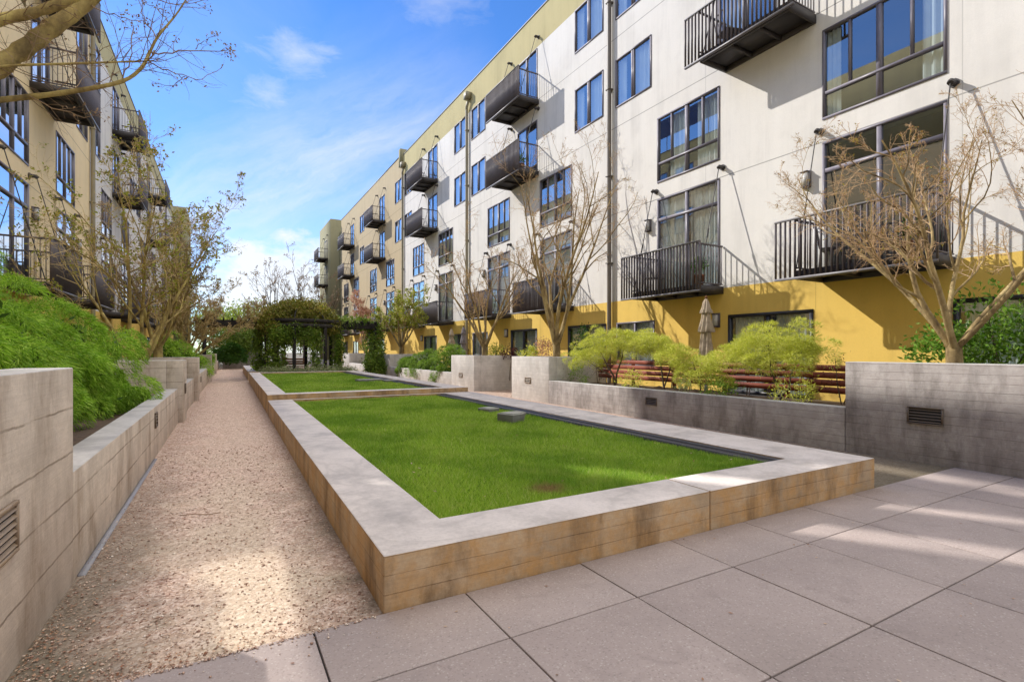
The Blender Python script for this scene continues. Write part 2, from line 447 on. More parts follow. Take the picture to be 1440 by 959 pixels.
# ------------------------------------------------------------------ building pieces (facade in local y,z; o = distance out of the facade, x = s*o)
GL = {}
def wall_grid(mb, s, y0, y1, z0, z1, openings, reveal=.13, o=0.0):
    ys = sorted({y0, y1} | {v for a in openings for v in a[:2] if y0 < v < y1})
    zs = sorted({z0, z1} | {v for a in openings for v in a[2:] if z0 < v < z1})
    for i in range(len(ys)-1):
        for j in range(len(zs)-1):
            cy, cz = (ys[i]+ys[i+1])/2, (zs[j]+zs[j+1])/2
            if any(a[0] < cy < a[1] and a[2] < cz < a[3] for a in openings): continue
            q = [(s*o, ys[i], zs[j]), (s*o, ys[i], zs[j+1]), (s*o, ys[i+1], zs[j+1]), (s*o, ys[i+1], zs[j])]
            mb.quad(*(q if s < 0 else q[::-1]))
    x0, x1 = s*o, s*(o-reveal)
    for a, b, c, d in openings:
        a_, b_, c_, d_ = max(a, y0), min(b, y1), max(c, z0), min(d, z1)
        if a_ >= b_ or c_ >= d_: continue
        if a >= y0: mb.quad((x0,a_,c_),(x1,a_,c_),(x1,a_,d_),(x0,a_,d_))
        if b <= y1: mb.quad((x0,b_,c_),(x0,b_,d_),(x1,b_,d_),(x1,b_,c_))
        if c >= z0: mb.quad((x0,a_,c_),(x0,b_,c_),(x1,b_,c_),(x1,a_,c_))
        if d <= z1: mb.quad((x0,a_,d_),(x1,a_,d_),(x1,b_,d_),(x0,b_,d_))

def window_kit(key, s, name, w, h, vert, horiz, curt, fm, glass='glass', fw=.055):
    if s > 0: curt = [(.04, w-.04)]  # left windows: full white curtain added to stand for bright reflections
    """vert: (y, z0, z1, width), horiz: (z, y0, y1, width), curt: (y0, y1)"""
    k = (key, s)
    if k in GL: return GL[k]
    f = MB(); X = lambda o: s*o
    od, oi = .022, -.07
    f.box(X(od), X(oi), .003, w-.003, .003, fw); f.box(X(od), X(oi), .003, w-.003, h-fw, h-.003)
    f.box(X(od), X(oi), .003, fw, fw+.001, h-fw-.001); f.box(X(od), X(oi), w-fw, w-.003, fw+.001, h-fw-.001)
    for z, a, b, t in horiz: f.box(X(.016), X(oi), a, b, z-t/2, z+t/2)
    for y, a, b, t in vert: f.box(X(.012), X(oi), y-t/2, y+t/2, a, b)
    g = MB(); g.quad((X(-.03), .02, .02), (X(-.03), w-.02, .02), (X(-.03), w-.02, h-.02), (X(-.03), .02, h-.02))
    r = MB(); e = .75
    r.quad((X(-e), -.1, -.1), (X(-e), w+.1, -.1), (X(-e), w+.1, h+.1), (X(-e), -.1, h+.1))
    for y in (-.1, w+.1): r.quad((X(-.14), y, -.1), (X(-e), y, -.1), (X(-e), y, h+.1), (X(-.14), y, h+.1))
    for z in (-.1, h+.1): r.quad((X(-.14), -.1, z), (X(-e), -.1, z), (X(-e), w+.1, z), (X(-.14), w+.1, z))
    cs = []
    for a, b in curt:
        c = MB()
        n = max(8, int((b-a)/.025)); ys = np.linspace(a, b, n)
        xo = -.13 + .03*np.sin(ys*52 + np.sin(ys*9)*2)
        for i in range(n-1):
            c.quad((X(xo[i]), ys[i], .05), (X(xo[i+1]), ys[i+1], .05), (X(xo[i+1]), ys[i+1], h-.05), (X(xo[i]), ys[i], h-.05))
        cs.append(c.mesh('curtain', M['curtain' if s < 0 else 'reflection_white'], True))  # real curtains on the right, added reflection sheets on the left
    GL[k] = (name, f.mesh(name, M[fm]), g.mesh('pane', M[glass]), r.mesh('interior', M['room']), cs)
    return GL[k]

def put_window(kit, parent, y, z):
    name, f, g, r, c = kit
    o = link(name, f, parent, (0, y, z))
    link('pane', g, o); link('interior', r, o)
    for q in c: link('curtain', q, o)  # on left windows these are the added white reflection sheets
    return o

def kits(s):
    K = {}
    G = 'glass' if s < 0 else 'glass_left'; GD = 'glass_dark' if s < 0 else 'glass_left'
    # slide window 1.72 x 1.72
    K['slide'] = window_kit('slide', s, 'window', 1.74, 1.72, [(.90, .04, 1.68, .085), (.83, .04, 1.68, .03)], [], [(.05, .84), (1.3, 1.68)], 'frame', G)
    w = 2.36
    K['four'] = window_kit('four', s, 'window', w, 2.09, [(w/2, .04, 2.05, .11), (w*.25, .62, 2.05, .05), (w*.75, .62, 2.05, .05)],
                           [(.61, .04, w-.04, .065)], [(.10, .85), (1.25, 1.95)], 'frame', G)
    K['four_plain'] = window_kit('four_plain', s, 'window', w, 2.09, [(w/2, .04, 2.05, .11), (w*.25, .62, 2.05, .05), (w*.75, .62, 2.05, .05)],
                           [(.61, .04, w-.04, .065)], [(.08, .45), (2.0, 2.3)], 'frame', G)
    K['tall'] = window_kit('tall', s, 'balcony_door', w, 3.0, [(w/2, .04, 2.96, .09)], [(2.32, .04, w-.04, .09)], [(.1, 1.12), (1.28, 2.26)], 'frame', GD)
    K['tall_plain'] = window_kit('tall_plain', s, 'balcony_door', w, 3.0, [(w/2, .04, 2.96, .09)], [(2.32, .04, w-.04, .09)], [], 'frame', GD)
    K['door'] = window_kit('door', s, 'balcony_door', 1.75, 2.28, [(.92, .04, 2.24, .09)], [], [(.95, 1.65)], 'frame', G)
    K['patio'] = window_kit('patio', s, 'patio_door', 2.34, 2.14, [(1.17, .04, 2.1, .10)], [], [(.15, 1.0), (1.35, 2.2)], 'frame_dark', 'glass_dark', .09)
    K['patio_win'] = window_kit('patio_win', s, 'window', 1.82, 1.5, [(.91, .04, 1.46, .07)], [], [(.1, 1.7)], 'frame', 'glass')
    return K

def balcony_kit(s, rod_z):
    k = ('balcony', s, rod_z)
    if k in GL: return GL[k]
    X = lambda o: s*o
    D, P, L = 1.04, 1.15, 2.5
    d = MB()                                          # channel frame and floor plate
    d.box(X(.004), X(D), 0, .06, .004, .21); d.box(X(.004), X(D), L-.06, L, .004, .21)
    d.box(X(D-.06), X(D), .0605, L-.0605, .004, .21)
    d.box(X(.004), X(.06), .0605, L-.0605, .004, .21)
    for y in (.85, 1.66): d.box(X(.061), X(D-.061), y-.03, y+.03, .03, .129)
    d.box(X(.061), X(D-.061), .061, L-.061, .13, .205)
    r = MB()
    Y0, Y1 = -.14, 2.93
    r.box(X(P-.055), X(P), Y0, Y1, .0, .055)
    n = 27
    for i in range(n+1):
        y = Y0 + .01 + (Y1 - Y0 - .02)*i/n
        r.box(X(P-.058), X(P-.004), y-.012, y+.012, .056, 1.324)
    for y in (.03, L-.03):                            # side returns
        r.box(X(.02), X(P-.08), y-.02, y+.02, 1.30, 1.345)
        r.box(X(.02), X(P-.08), y-.014, y+.014, .25, .28)
        for i in range(9):
            o = .06 + i*.115
            r.box(X(o-.007), X(o+.007), y-.01, y+.01, .281, 1.299)
    t = MB(); t.box(X(P-.06), X(P+.003), Y0-.003, Y1+.003, 1.325, 1.365)
    t.box(X(P+.001), X(P+.006), Y0, Y1, .0, .05)
    rods = []
    for y in (.02, L+.03 if rod_z > 3.2 else L-.05):
        q = MB()
        q.tube([(X(.03), y, rod_z), (X(.16), y, rod_z), (X(.19), y, rod_z-.04)], .055, 8)
        q.tube([(X(.0), y, rod_z), (X(.035), y, rod_z)], .085, 10)
        q.tube([(X(.17), y, rod_z), (X(.97), y, .25)], .013, 6)
        q.tube([(X(.60), y, .25+(rod_z-.25)*.46), (X(.66), y, .25+(rod_z-.25)*.385)], .024, 6)
        rods.append(q.mesh('tie_rod', M['soffit']))
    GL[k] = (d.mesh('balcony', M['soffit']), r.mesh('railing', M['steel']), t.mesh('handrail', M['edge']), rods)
    return GL[k]

def put_balcony(s, parent, y, z, rod_z):
    d, r, t, rods = balcony_kit(s, rod_z)
    o = link('balcony', d, parent, (0, y, z))
    link('railing', r, o); link('handrail', t, o)
    for q in rods: link('tie_rod', q, o)
    return o

def downpipe(s, parent, y, z0, z1, mat, head=True):
    q = MB(); X = lambda o: s*o
    q.tube([(X(.11), y, z0), (X(.11), y, z1)], .08, 10)
    for z in np.arange(z0+1.2, z1, 3.1):
        q.box(X(.002), X(.20), y-.10, y+.10, z-.02, z+.02)
    if head:
        q.tube([(X(.11), y, z1), (X(.14), y-.05, z1+.12), (X(.14), y-.22, z1+.35), (X(.14), y-.22, z1+.5)], .08, 10)
        q.box(X(.003), X(.32), y-.42, y-.02, z1+.5, z1+.85)
    return q.build('downpipe', mat, parent)

def wall_lamp(s, parent, y, z, big=False):
    q = MB(); X = lambda o: s*o
    q.box(X(.002), X(.05), y-.10, y+.10, z-.20, z+.20)
    q.box(X(.051), X(.15), y-.085, y+.085, z-.19, z-.16); q.box(X(.051), X(.15), y-.085, y+.085, z+.16, z+.19)
    o = q.build('wall_lamp', M['steel'], parent)
    g = MB(); g.box(X(.055), X(.135), y-.07, y+.07, z-.155, z+.155)
    g.build('lamp_shade', M['lamp'], o)

def small_things(o): pass

def facade(s, root, dy, y_start, y_white0, y_white1, y_end, first_y, low_roof_end):
    """facade pieces mirrored about each downpipe (pitch 12 m); dy shifts the pattern along y"""
    K = kits(s)
    ops, wins, bals, lamps = [], [], [], []
    def win(kind, y, z, w, h):
        if y + dy < first_y or y + dy + w > y_end - .3: return
        if s > 0 and y + dy < 19.0 and z + h > 11.3: return      # storey cut away for the added sun gaps
        ops.append((y+dy, y+dy+w, z, z+h)); wins.append((kind, y+dy, z))
    def bal(y, z, rod):
        if y + dy < first_y - .5 or y + dy > y_end - 3: return
        if s > 0 and y + dy < 19.0 and z > 12: return
        bals.append((y+dy, z, rod))
    pipes = [2.4, 14.38, 26.4, 38.4, 50.0]
    for k, p in enumerate(pipes):
        if k == 4:
            for z in (10.15, 13.28): win('slide', 50.6, z, 1.74, 1.72)
            for z in (10.15, 13.28): win('slide', 48.2, z, 1.74, 1.72) if False else None
            win('four', 45.95, 6.93, 2.36, 2.09); win('tall', 45.95, 3.42, 2.36, 3.0)
            win('four', 52.7, 6.93, 2.36, 2.09); win('tall', 52.7, 3.42, 2.36, 3.0)
            win('four_plain', 57.6, 6.93, 2.36, 2.09); win('tall', 57.6, 3.42, 2.36, 3.0)
            for y in (43.2, 54.75):
                for z in (9.52, 12.68): win('door', y+.15, z, 1.75, 2.28)
                for z in (9.27, 12.42): bal(y, z, 2.96)
            for y in (45.9, 52.6, 57.5): bal(y, 3.15, 3.53)
            for y in (43.5, 46.4, 53, 58): win('patio', y, .42, 2.34, 2.14)
            continue
        for z in (10.15, 13.28):
            win('slide', p+.27, z, 1.74, 1.72)
            win('slide', p-2.14, z, 1.74, 1.72)
        plain = (k == 1)
        for y in (p-4.76, p+2.2) if k != 0 else (p+2.03,):
            win('four_plain' if (k == 0) else 'four', y, 6.93, 2.36, 2.09)
            win('tall_plain' if (k == 0) else 'tall', y, 3.42, 2.36, 3.0)
            bal(y - .13, 3.15, 3.53)
            lamps.append((y + dy + 2.72, 5.65))
    # balconies on the two upper floors, between the pipes
    for y, dyr in ((6.93, 1.0), (19.02, .13), (31.1, .05)):
        for z in (9.27, 12.42): bal(y, z, 2.96)
        for z in (9.52, 12.68): win('door', y+dyr, z, 1.75, 2.28)
    # ground floor
    for y in (7.0, 19.18, 26.7, 31.3): win('patio', y, .42, 2.34, 2.14)
    win('patio', 2.0, .42, 2.34, 2.14); win('patio', 14.45, .42, 2.0, 2.14) if False else None
    win('patio', 14.5, .42, 2.34, 2.14)
    win('patio_win', 12.1, 1.06, 1.82, 1.5); win('patio_win', 24.0, 1.06, 1.82, 1.5)
    for y in (9.7, 21.9, 34.0): lamps.append((y+dy, 2.43))
    return K, ops, wins, bals, lamps

def fill(s, root, K, wins, bals, lamps, y0, y1):
    for kind, y, z in wins: put_window(K[kind], root, y, z)
    for y, z, rod in bals: put_balcony(s, root, y, z, rod)
    for y, z in lamps:
        if y0 < y < y1: wall_lamp(s, root, y, z)

ROOF = 16.55
def clip(ops, y0, y1, z0, z1):
    return [a for a in ops if a[1] > y0 and a[0] < y1 and a[3] > z0 and a[2] < z1]

# right hand building ----------------------------------------------------
XR = 12.2
rb = empty('apartment_building', (XR, 0, 0), 'white and tan stucco apartment building with yellow ground floor on the right, in sun', 'building')
K, ops, wins, bals, lamps = facade(-1, rb, 0, -8, -8, 38.3, 61.5, 1.0, 0)
def region(root, s, name, y0, y1, z0, z1, mat, label=None, o=0.0, extra=None):
    mb = MB(); wall_grid(mb, s, y0, y1, z0, z1, clip(ops, y0, y1, z0, z1), o=o)
    if extra: extra(mb)
    ob = mb.build(name, mat, root)
    if label: ob['label'] = label
    return ob
region(rb, -1, 'base_wall', -8, 61.5, 0, 3.32, M['yellow'])
region(rb, -1, 'wall', -8, 38.3, 3.32, 15.0, M['white'], 'white stucco wall')
region(rb, -1, 'parapet', -8, 38.3, 15.0, ROOF, M['olive'])
region(rb, -1, 'wall', 38.3, 61.5, 3.32, ROOF+.15, M['tan'], 'tan stucco wall')
mb = MB(); mb.box(.02, .5, -8, 38.3, ROOF+.003, ROOF+.06); mb.box(.02, .5, 38.303, 61.5, ROOF+.153, ROOF+.21)
mb.box(-.03, .019, -8, 38.2, ROOF+.003, ROOF+.05); mb.box(-.03, .019, 38.5, 61.5, ROOF+.153, ROOF+.20)
mb.build('coping', M['edge'], rb)
mb = MB(); mb.box(.9, 14, -8, 61.5, -.2, ROOF-.3)
mb.build('roof', M['roof'], rb)
mb = MB(); mb.box(-.22, .3, 38.31, 38.75, 15.7, ROOF+.5); mb.build('roof_fin', M['darkolive'], rb)
mb = MB(); mb.box(-1.0, 8, 62.6, 70, 0, ROOF+.45)
mb.box(.003, 8, 61.5, 62.597, 0, ROOF-1.1); mb.build('end_tower', M['darkolive'], rb)
fill(-1, rb, K, wins, bals, lamps, 2, 45)
for z in (9.27, 12.42):
    o = put_balcony(-1, rb, 64.2, z, 2.96); o.location.x = -1.0
    o = put_window(K['door'], rb, 64.6, z+.25); o.location.x = -1.02
downpipe(-1, rb, 14.2, .4, 16.0, M['pipe'])
downpipe(-1, rb, 26.4, .4, 15.15, M['pipe_light'])
downpipe(-1, rb, 38.12, .4, 15.0, M['pipe_light'])

# left hand building -----------------------------------------------------
ROT = -.0132
lb = empty('apartment_building', (-5.13, 0, 0), 'shaded tan and white apartment building with dark balconies on the left', 'building', None, ROT)
K, ops, wins, bals, lamps = facade(1, lb, 1.0, -8, 27.5, 64, 64, 15.2, 0)
ops += [(9.6, 14.2, 4.6, 7.42), (14.3, 15.0, 6.0, 9.0)]      # made-up openings, shaped to throw a sun patch on the path
region(lb, 1, 'base_wall', -8, 64, 0, 3.32, M['yellow'])
region(lb, 1, 'wall', 19.75, 27.5, 3.32, 15.0, M['tan_left'], 'tan stucco wall')
region(lb, 1, 'wall', -8, 19.75, 3.32, 11.4, M['tan_left'], 'tan stucco wall')
region(lb, 1, 'wall', 27.5, 64, 3.32, 15.0, M['white'], 'white stucco wall')
region(lb, 1, 'parapet', 19.75, 64, 15.0, ROOF, M['olive'])
# made-up screen wall above the frame, its gaps shaped to throw sun streaks
mb = MB()
sun_gaps = [(16.9, 17.9), (19.0, 19.75)]
y = -8
for a, b in sun_gaps + [(19.75, 19.75)]:
    mb.box(-.25, -.001, y, a, 11.4, ROOF)
    y = b
mb.build('sun_streak_screen', M['olive'], lb)
mb = MB(); mb.box(-.5, -.02, 23, 64, ROOF+.003, ROOF+.06); mb.box(-.05, .03, 19.75, 64, ROOF+.003, ROOF+.05); mb.build('coping', M['edge'], lb)
mb = MB(); mb.box(-12, -.9, -8, 10.4, -.2, 11.38); mb.box(-12, -7.5, 10.403, 21.0, -.2, 11.38); mb.box(-12, -.9, 21.003, 22.997, -.2, 11.38); mb.box(-12, -.9, 23.003, 64, -.2, ROOF-.3); mb.build('roof', M['roof'], lb)  # roof lowered and hollowed where unseen, so sun reaches the ground
mb = MB(); mb.add([(-.55, 22.4, 17.95), (-.55, 30.2, 17.95), (-.15, 30.2, 19.15), (-.15, 22.4, 19.15)], [[0, 1, 2, 3]])  # added unseen slab, shades the near right walls
mb.add([(-.60, 22.4, 17.97), (-.20, 22.4, 19.17), (-.20, 30.2, 19.17), (-.60, 30.2, 17.97)], [[0, 1, 2, 3]])
mb.build('sun_blocker_slab', M['sun_blocker'], lb)
mb = MB()
for y in np.arange(22.6, 30.3, 1.9): mb.tube([(-.62, y, ROOF-.3), (-.62, y, 17.95), (-.25, y, 19.1)], .03, 6)
mb.build('sun_blocker_rack', M['edge'], lb)  # posts carrying the added slab
mb = MB(); mb.box(-8, 1.0, 66.0, 74, 0, ROOF+.6); mb.build('end_tower', M['darkolive'], lb)
# added unseen slats, denser toward sill and ends to fade the sun patch
mb = MB()
for i in range(36):
    z = 4.61 + i*.078; t = .078*(.25 + .70*max(0, 1-(z-4.6)/1.9))
    mb.box(-.062, -.058, 9.6, 14.2, z, z+t)
for i in range(58):
    y = 9.61 + i*.079; e = min(y-9.6, 14.2-y)/1.2
    if e < 1: mb.box(-.102, -.098, y, y+.079*(.95-.9*e), 4.6, 7.42)
mb.build('sun_fade_slats', M['edge'], lb)
fill(1, lb, K, wins, bals, lamps, 15, 45)
downpipe(1, lb, 27.45, .4, 15.0, M['pipe_light'])

# ------------------------------------------------------------------ ground, paving, paths
mb = MB(); mb.quad((-300, -300, -.02), (300, -300, -.02), (300, 400, -.02), (-300, 400, -.02))
tag(mb.build('ground', M['ground']), kind='structure')
def leftx(y): return -.95 + .018*y                # left wall line
def plx(y): return .80 + .0150*y                  # left edge of the lawn planters
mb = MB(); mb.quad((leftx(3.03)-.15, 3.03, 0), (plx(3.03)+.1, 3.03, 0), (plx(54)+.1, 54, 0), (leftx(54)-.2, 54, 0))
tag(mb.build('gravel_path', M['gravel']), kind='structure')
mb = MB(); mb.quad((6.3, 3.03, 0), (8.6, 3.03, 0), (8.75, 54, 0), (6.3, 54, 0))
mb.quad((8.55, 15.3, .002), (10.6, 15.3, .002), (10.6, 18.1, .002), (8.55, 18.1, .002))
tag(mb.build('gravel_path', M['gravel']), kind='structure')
mb = MB()
xs = [-.90] + [.45 + .925*k for k in range(0, 10)]
ys = [3.03, 2.43] + [2.43 - .912*k for k in range(1, 9)]
rp = random.Random(5)
for i in range(len(xs)-1):
    for j in range(len(ys)-1):
        g = .005; t = rp.uniform(-.0012, .0012)
        x0, x1 = xs[i]+g, min(xs[i+1]-g, 9.5); y1, y0 = ys[j]-g, ys[j+1]+g
        mb.box(x0, x1, y0, y1, -.04, .012+t)
pv = tag(mb.build('patio_paving', M['paver']), kind='structure'); bevel(pv, .004, 2)
mb = MB(); mb.quad((-.90, -5, -.004), (9.2, -5, -.004), (9.2, 3.03, -.004), (-.90, 3.03, -.004))
tag(mb.build('paving_bed', M['joint']), kind='structure')
mb = MB(); mb.box(10.45, XR-.002, -8, 61, -.01, .42)
tag(mb.build('patio_terrace', M['patio']), kind='structure')
mb = MB(); mb.box(-5.2, -2.4, -8, 61, -.01, .05)
tag(mb.build('patio_terrace', M['patio']), kind='structure')

# ------------------------------------------------------------------ lawn planters
def planter(y0, y1, top, rx, lawn, lw, rw, fw, label, bw=.4, joint=None, rx1=None):
    """closed ring of concrete walls round a lawn"""
    xl0, xl1, rx1 = plx(y0), plx(y1), rx1 or rx
    o = MB()
    if joint:
        op = [(joint+.006, y0), (rx, y0), (rx1, y1), (xl1, y1), (xl0, y0), (joint-.006, y0)]
        ip = [(joint+.006, y0+fw), (rx-rw, y0+fw), (rx1-rw, y1-bw), (xl1+lw, y1-bw), (xl0+lw, y0+fw), (joint-.006, y0+fw)]
    else:
        op = [(xl0, y0), (rx, y0), (rx1, y1), (xl1, y1)]; ip = [(xl0+lw, y0+fw), (rx-rw, y0+fw), (rx1-rw, y1-bw), (xl1+lw, y1-bw)]
    n_ = len(op)
    o.add([(*p, -.02) for p in op] + [(*p, top) for p in op] + [(*p, -.02) for p in ip] + [(*p, top) for p in ip],
          [q for i in range(n_ if not joint else n_-1) for j in [(i+1) % n_] for q in
           ([i, j, n_+j, n_+i], [n_+i, n_+j, 3*n_+j, 3*n_+i], [3*n_+i, 3*n_+j, 2*n_+j, 2*n_+i])] +
          ([[0, n_, 3*n_, 2*n_], [n_-1, 3*n_-1, 4*n_-1, 2*n_-1]] if joint else []))
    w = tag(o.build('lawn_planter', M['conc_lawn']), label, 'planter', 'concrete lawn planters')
    bevel(w, .010, 2)
    e = MB()                                      # black steel edging along the right wall
    e.prism([(rx-rw-.10, y0+fw+.002), (rx-rw-.002, y0+fw+.002), (rx1-rw-.002, y1-bw-.002), (rx1-rw-.10, y1-bw-.002)], lawn-.05, lawn+.035)
    e.prism([(rx-rw-.24, y0+fw+.002), (rx-rw-.115, y0+fw+.002), (rx1-rw-.115, y1-bw-.002), (rx1-rw-.24, y1-bw-.002)], lawn-.05, lawn+.02)
    e.build('edging', M['steel_strip'], w)
    t = MB(); t.quad((xl0+lw-.01, y0+fw-.01, lawn-.03), (rx-rw-.1, y0+fw-.01, lawn-.03), (rx1-rw-.1, y1-bw+.01, lawn-.03), (xl1+lw-.01, y1-bw+.01, lawn-.03))
    tag(t.build('lawn_soil', M['turf']), kind='structure')
    return (xl0+lw, y0+fw, rx-rw-.24, xl1+lw, y1-bw, rx1-rw-.24)

def blades(name, quad, z, n, hmin, hmax, wid, near=True):
    x0, y0, x1, x0b, y1, x1b = quad
    u = RNG.random(n)
    v = RNG.random(n)**(1.7 if near else 1.25)
    Y = y0 + (y1-y0)*v
    fr = (Y-y0)/(y1-y0)
    xa = x0 + (x0b-x0)*fr; xb = x1 + (x1b-x1)*fr
    X = xa + (xb-xa)*u
    # tufts: pull toward small random lattice points for an uneven sward
    h = (hmin + (hmax-hmin)*RNG.random(n)**2*1.5)*(.75 + .5*np.sin(X*3.1+1.3*np.sin(Y*2.3))**2*.8)
    a = RNG.random(n)*2*np.pi
    wv = wid*(.7+.6*RNG.random(n))*(1 + .9*fr)
    lean = h*(.25 + .9*RNG.random(n)); b = RNG.random(n)*2*np.pi
    P = np.zeros((n, 3, 3))
    P[:, 0] = np.stack([X-np.cos(a)*wv/2, Y-np.sin(a)*wv/2, np.full(n, z-.03)], 1)
    P[:, 1] = np.stack([X+np.cos(a)*wv/2, Y+np.sin(a)*wv/2, np.full(n, z-.03)], 1)
    P[:, 2] = np.stack([X+np.cos(b)*lean, Y+np.sin(b)*lean, z-.03+h], 1)
    me = raw_mesh(name, P.reshape(-1, 3), [np.arange(n*3).reshape(n, 3)], M['grass'])
    return tag(link(name, me), kind='stuff')

q = planter(3.03, 13.95, .35, 6.49, .30, .55, .90, .49, 'long low concrete planter wall around the nearest lawn, beside the paving', .12, 3.72, 6.52)
blades('lawn_grass', q, .30, 230000, .035, .062, .0052)
q2 = planter(13.98, 28.6, .48, 6.45, .41, .46, .62, .42, 'second concrete planter ring around the middle lawn, slightly higher', .35)
blades('lawn_grass', q2, .41, 70000, .04, .065, .013, False)
q3 = planter(30.4, 43, .46, 3.0, .41, .42, .35, .35, 'far concrete planter strip beside the path, left of the pergola', .35)
blades('lawn_grass', q3, .41, 8000, .05, .08, .03, False)

# stone blocks lying on the lawns
def block(name, x, y, z, w, d, h, rz, label, cap=.0):
    r = empty(name, (x, y, z), label, 'stone block', 'flat blocks on the lawns', rz)
    a = MB(); a.box(-w/2, w/2, -d/2, d/2, -.02, h); bevel(a.build('base', M['stone'], r), .012)
    b = MB(); b.box(-w/2+.03, w/2-.03, -d/2+.03, d/2-.03, h+.001, h+.012+cap); bevel(b.build('cap', M['stone'], r), .005)
    return r
block('stone_block', 4.62, 8.15, .28, .34, .38, .15, .35, 'thick square stone block on the nearest lawn, the front one of three')
block('stone_block', 5.0, 8.72, .28, .42, .30, .08, .2, 'flat slab just behind the thick block on the nearest lawn')
block('stone_block', 4.98, 9.75, .28, .32, .34, .07, .3, 'small low block farthest back of the three on the nearest lawn')
block('stone_block', 5.0, 19.9, .39, 1.0, .4, .08, .1, 'long pale slab on the middle lawn, left one of two')
block('stone_block', 5.75, 19.2, .39, .8, .35, .07, .1, 'grey slab on the middle lawn beside the black edging')

# ------------------------------------------------------------------ camera frame helper (only to turn measured directions into world points)
CAM_H = 1.575
SN, CS = math.sin(R(29.66)), math.cos(R(29.66))
def at(px, py, t):
    a = (px-720)/720; b = (493-py)/720
    return ((SN + CS*a)*t, (CS - SN*a)*t, CAM_H + b*t)

# ------------------------------------------------------------------ concrete garden walls
def vent(parent, s, x, y, z, w, h, fm, rows=5):
    v = MB(); X = lambda o: x + s*o
    v.box(X(.002), X(.022), y-w/2, y+w/2, z-h/2, z-h/2+.018); v.box(X(.002), X(.022), y-w/2, y+w/2, z+h/2-.018, z+h/2)
    v.box(X(.002), X(.022), y-w/2, y-w/2+.02, z-h/2+.0185, z+h/2-.0185); v.box(X(.002), X(.022), y+w/2-.02, y+w/2, z-h/2+.0185, z+h/2-.0185)
    o = v.build('vent', M[fm], parent)
    k = MB(); k.box(X(.001), X(.004), y-w/2+.02, y+w/2-.02, z-h/2+.018, z+h/2-.018); k.build('cavity', M['vent_hole'], o)
    sl = MB()
    for i in range(rows):
        zz = z - h/2 + .018 + (h-.036)*(i+.5)/rows
        sl.add([(X(.006), y-w/2+.02, zz+.008), (X(.006), y+w/2-.02, zz+.008), (X(.02), y+w/2-.02, zz-.007), (X(.02), y-w/2+.02, zz-.007)], [[0,1,2,3]])
    sl.build('slats', M[fm], o)
    return o

WALLS = {}
LX = leftx
def lwall(key, y0, y1, h, t, label, ret=0):
    m_ = MB(); leftx = (lambda y: -.905 + .0075*y) if key == 'L1' else (lambda y: LX(y) - (.10 if h < 1 else 0))
    m_.prism([(leftx(y0)-t, y0), (leftx(y0), y0), (leftx(y1), y1), (leftx(y1)-t, y1)], -.05, h)
    if ret:
        m_.prism([(leftx(y0)-ret, y0), (leftx(y0)-t-.002, y0), (leftx(y0)-t-.002, y0+.25), (leftx(y0)-ret, y0+.25)], -.05, h)
        m_.prism([(leftx(y1)-ret, y1-.25), (leftx(y1)-t-.002, y1-.25), (leftx(y1)-t-.002, y1), (leftx(y1)-ret, y1)], -.05, h)
    o = tag(m_.build('concrete_wall', M['conc_left']), label, 'wall', 'board formed concrete garden walls')
    bevel(o, .009, 2); WALLS[key] = o
    return o
lwall('L0', -5, 4.50, 1.46, .30, 'tall beige concrete wall at the left edge nearest the camera, with tan louvre')
lwall('L1', 4.504, 13.3, .75, .25, 'long low beige concrete wall in front of the big feathery shrubs')
lwall('L2', 13.304, 14.3, 1.36, .30, 'tall beige concrete pier after the long low wall on the left', 2.6)
lwall('L3', 14.304, 18.7, .72, .25, 'short low wall hidden between the first two left piers')
lwall('L4', 18.704, 19.7, 1.36, .30, 'second tall concrete pier along the left of the path', 2.4)
lwall('L5', 19.704, 30.0, .74, .25, 'low concrete wall between the second and third left piers')
lwall('L6', 30.004, 31.0, 1.36, .30, 'third tall concrete pier along the left of the path', 2.2)
lwall('L7', 31.004, 39.6, .74, .25, 'low concrete wall between the third and fourth left piers')
lwall('L8', 39.604, 40.6, 1.36, .30, 'fourth and farthest tall pier along the left of the path', 2.0)
lwall('L9', 40.604, 51.5, .74, .25, 'last low wall on the left, at the far end of the path')
vent(WALLS['L0'], 1, leftx(3.28), 3.28, .71, .30, .25, 'vent_light', 6)
vent(WALLS['L1'], 1, -.905+.0075*9.2, 9.2, .55, .26, .22, 'vent', 4)
vent(WALLS['L2'], 1, leftx(13.8), 13.8, .72, .26, .22, 'vent', 4)
vent(WALLS['L5'], 1, leftx(22.5)-.10, 22.5, .50, .26, .22, 'vent', 4)
m_ = MB(); m_.box(.2, 2.0, 51.8, 52.2, -.05, 1.12); m_.box(.2, .5, 52.205, 56, -.05, 1.12)
bevel(tag(m_.build('concrete_wall', M['conc_right']), 'low grey concrete wall closing the far end of the path', 'wall', 'board formed concrete garden walls'), .01)
m_ = MB(); m_.box(1.95, 3.4, 55.0, 55.35, -.05, 1.45); m_.box(3.1, 3.4, 55.355, 58, -.05, 1.45)
bevel(tag(m_.build('concrete_wall', M['conc_right']), 'bluish grey wall beyond the end of the path, left of the pergola', 'wall', 'board formed concrete garden walls'), .01)

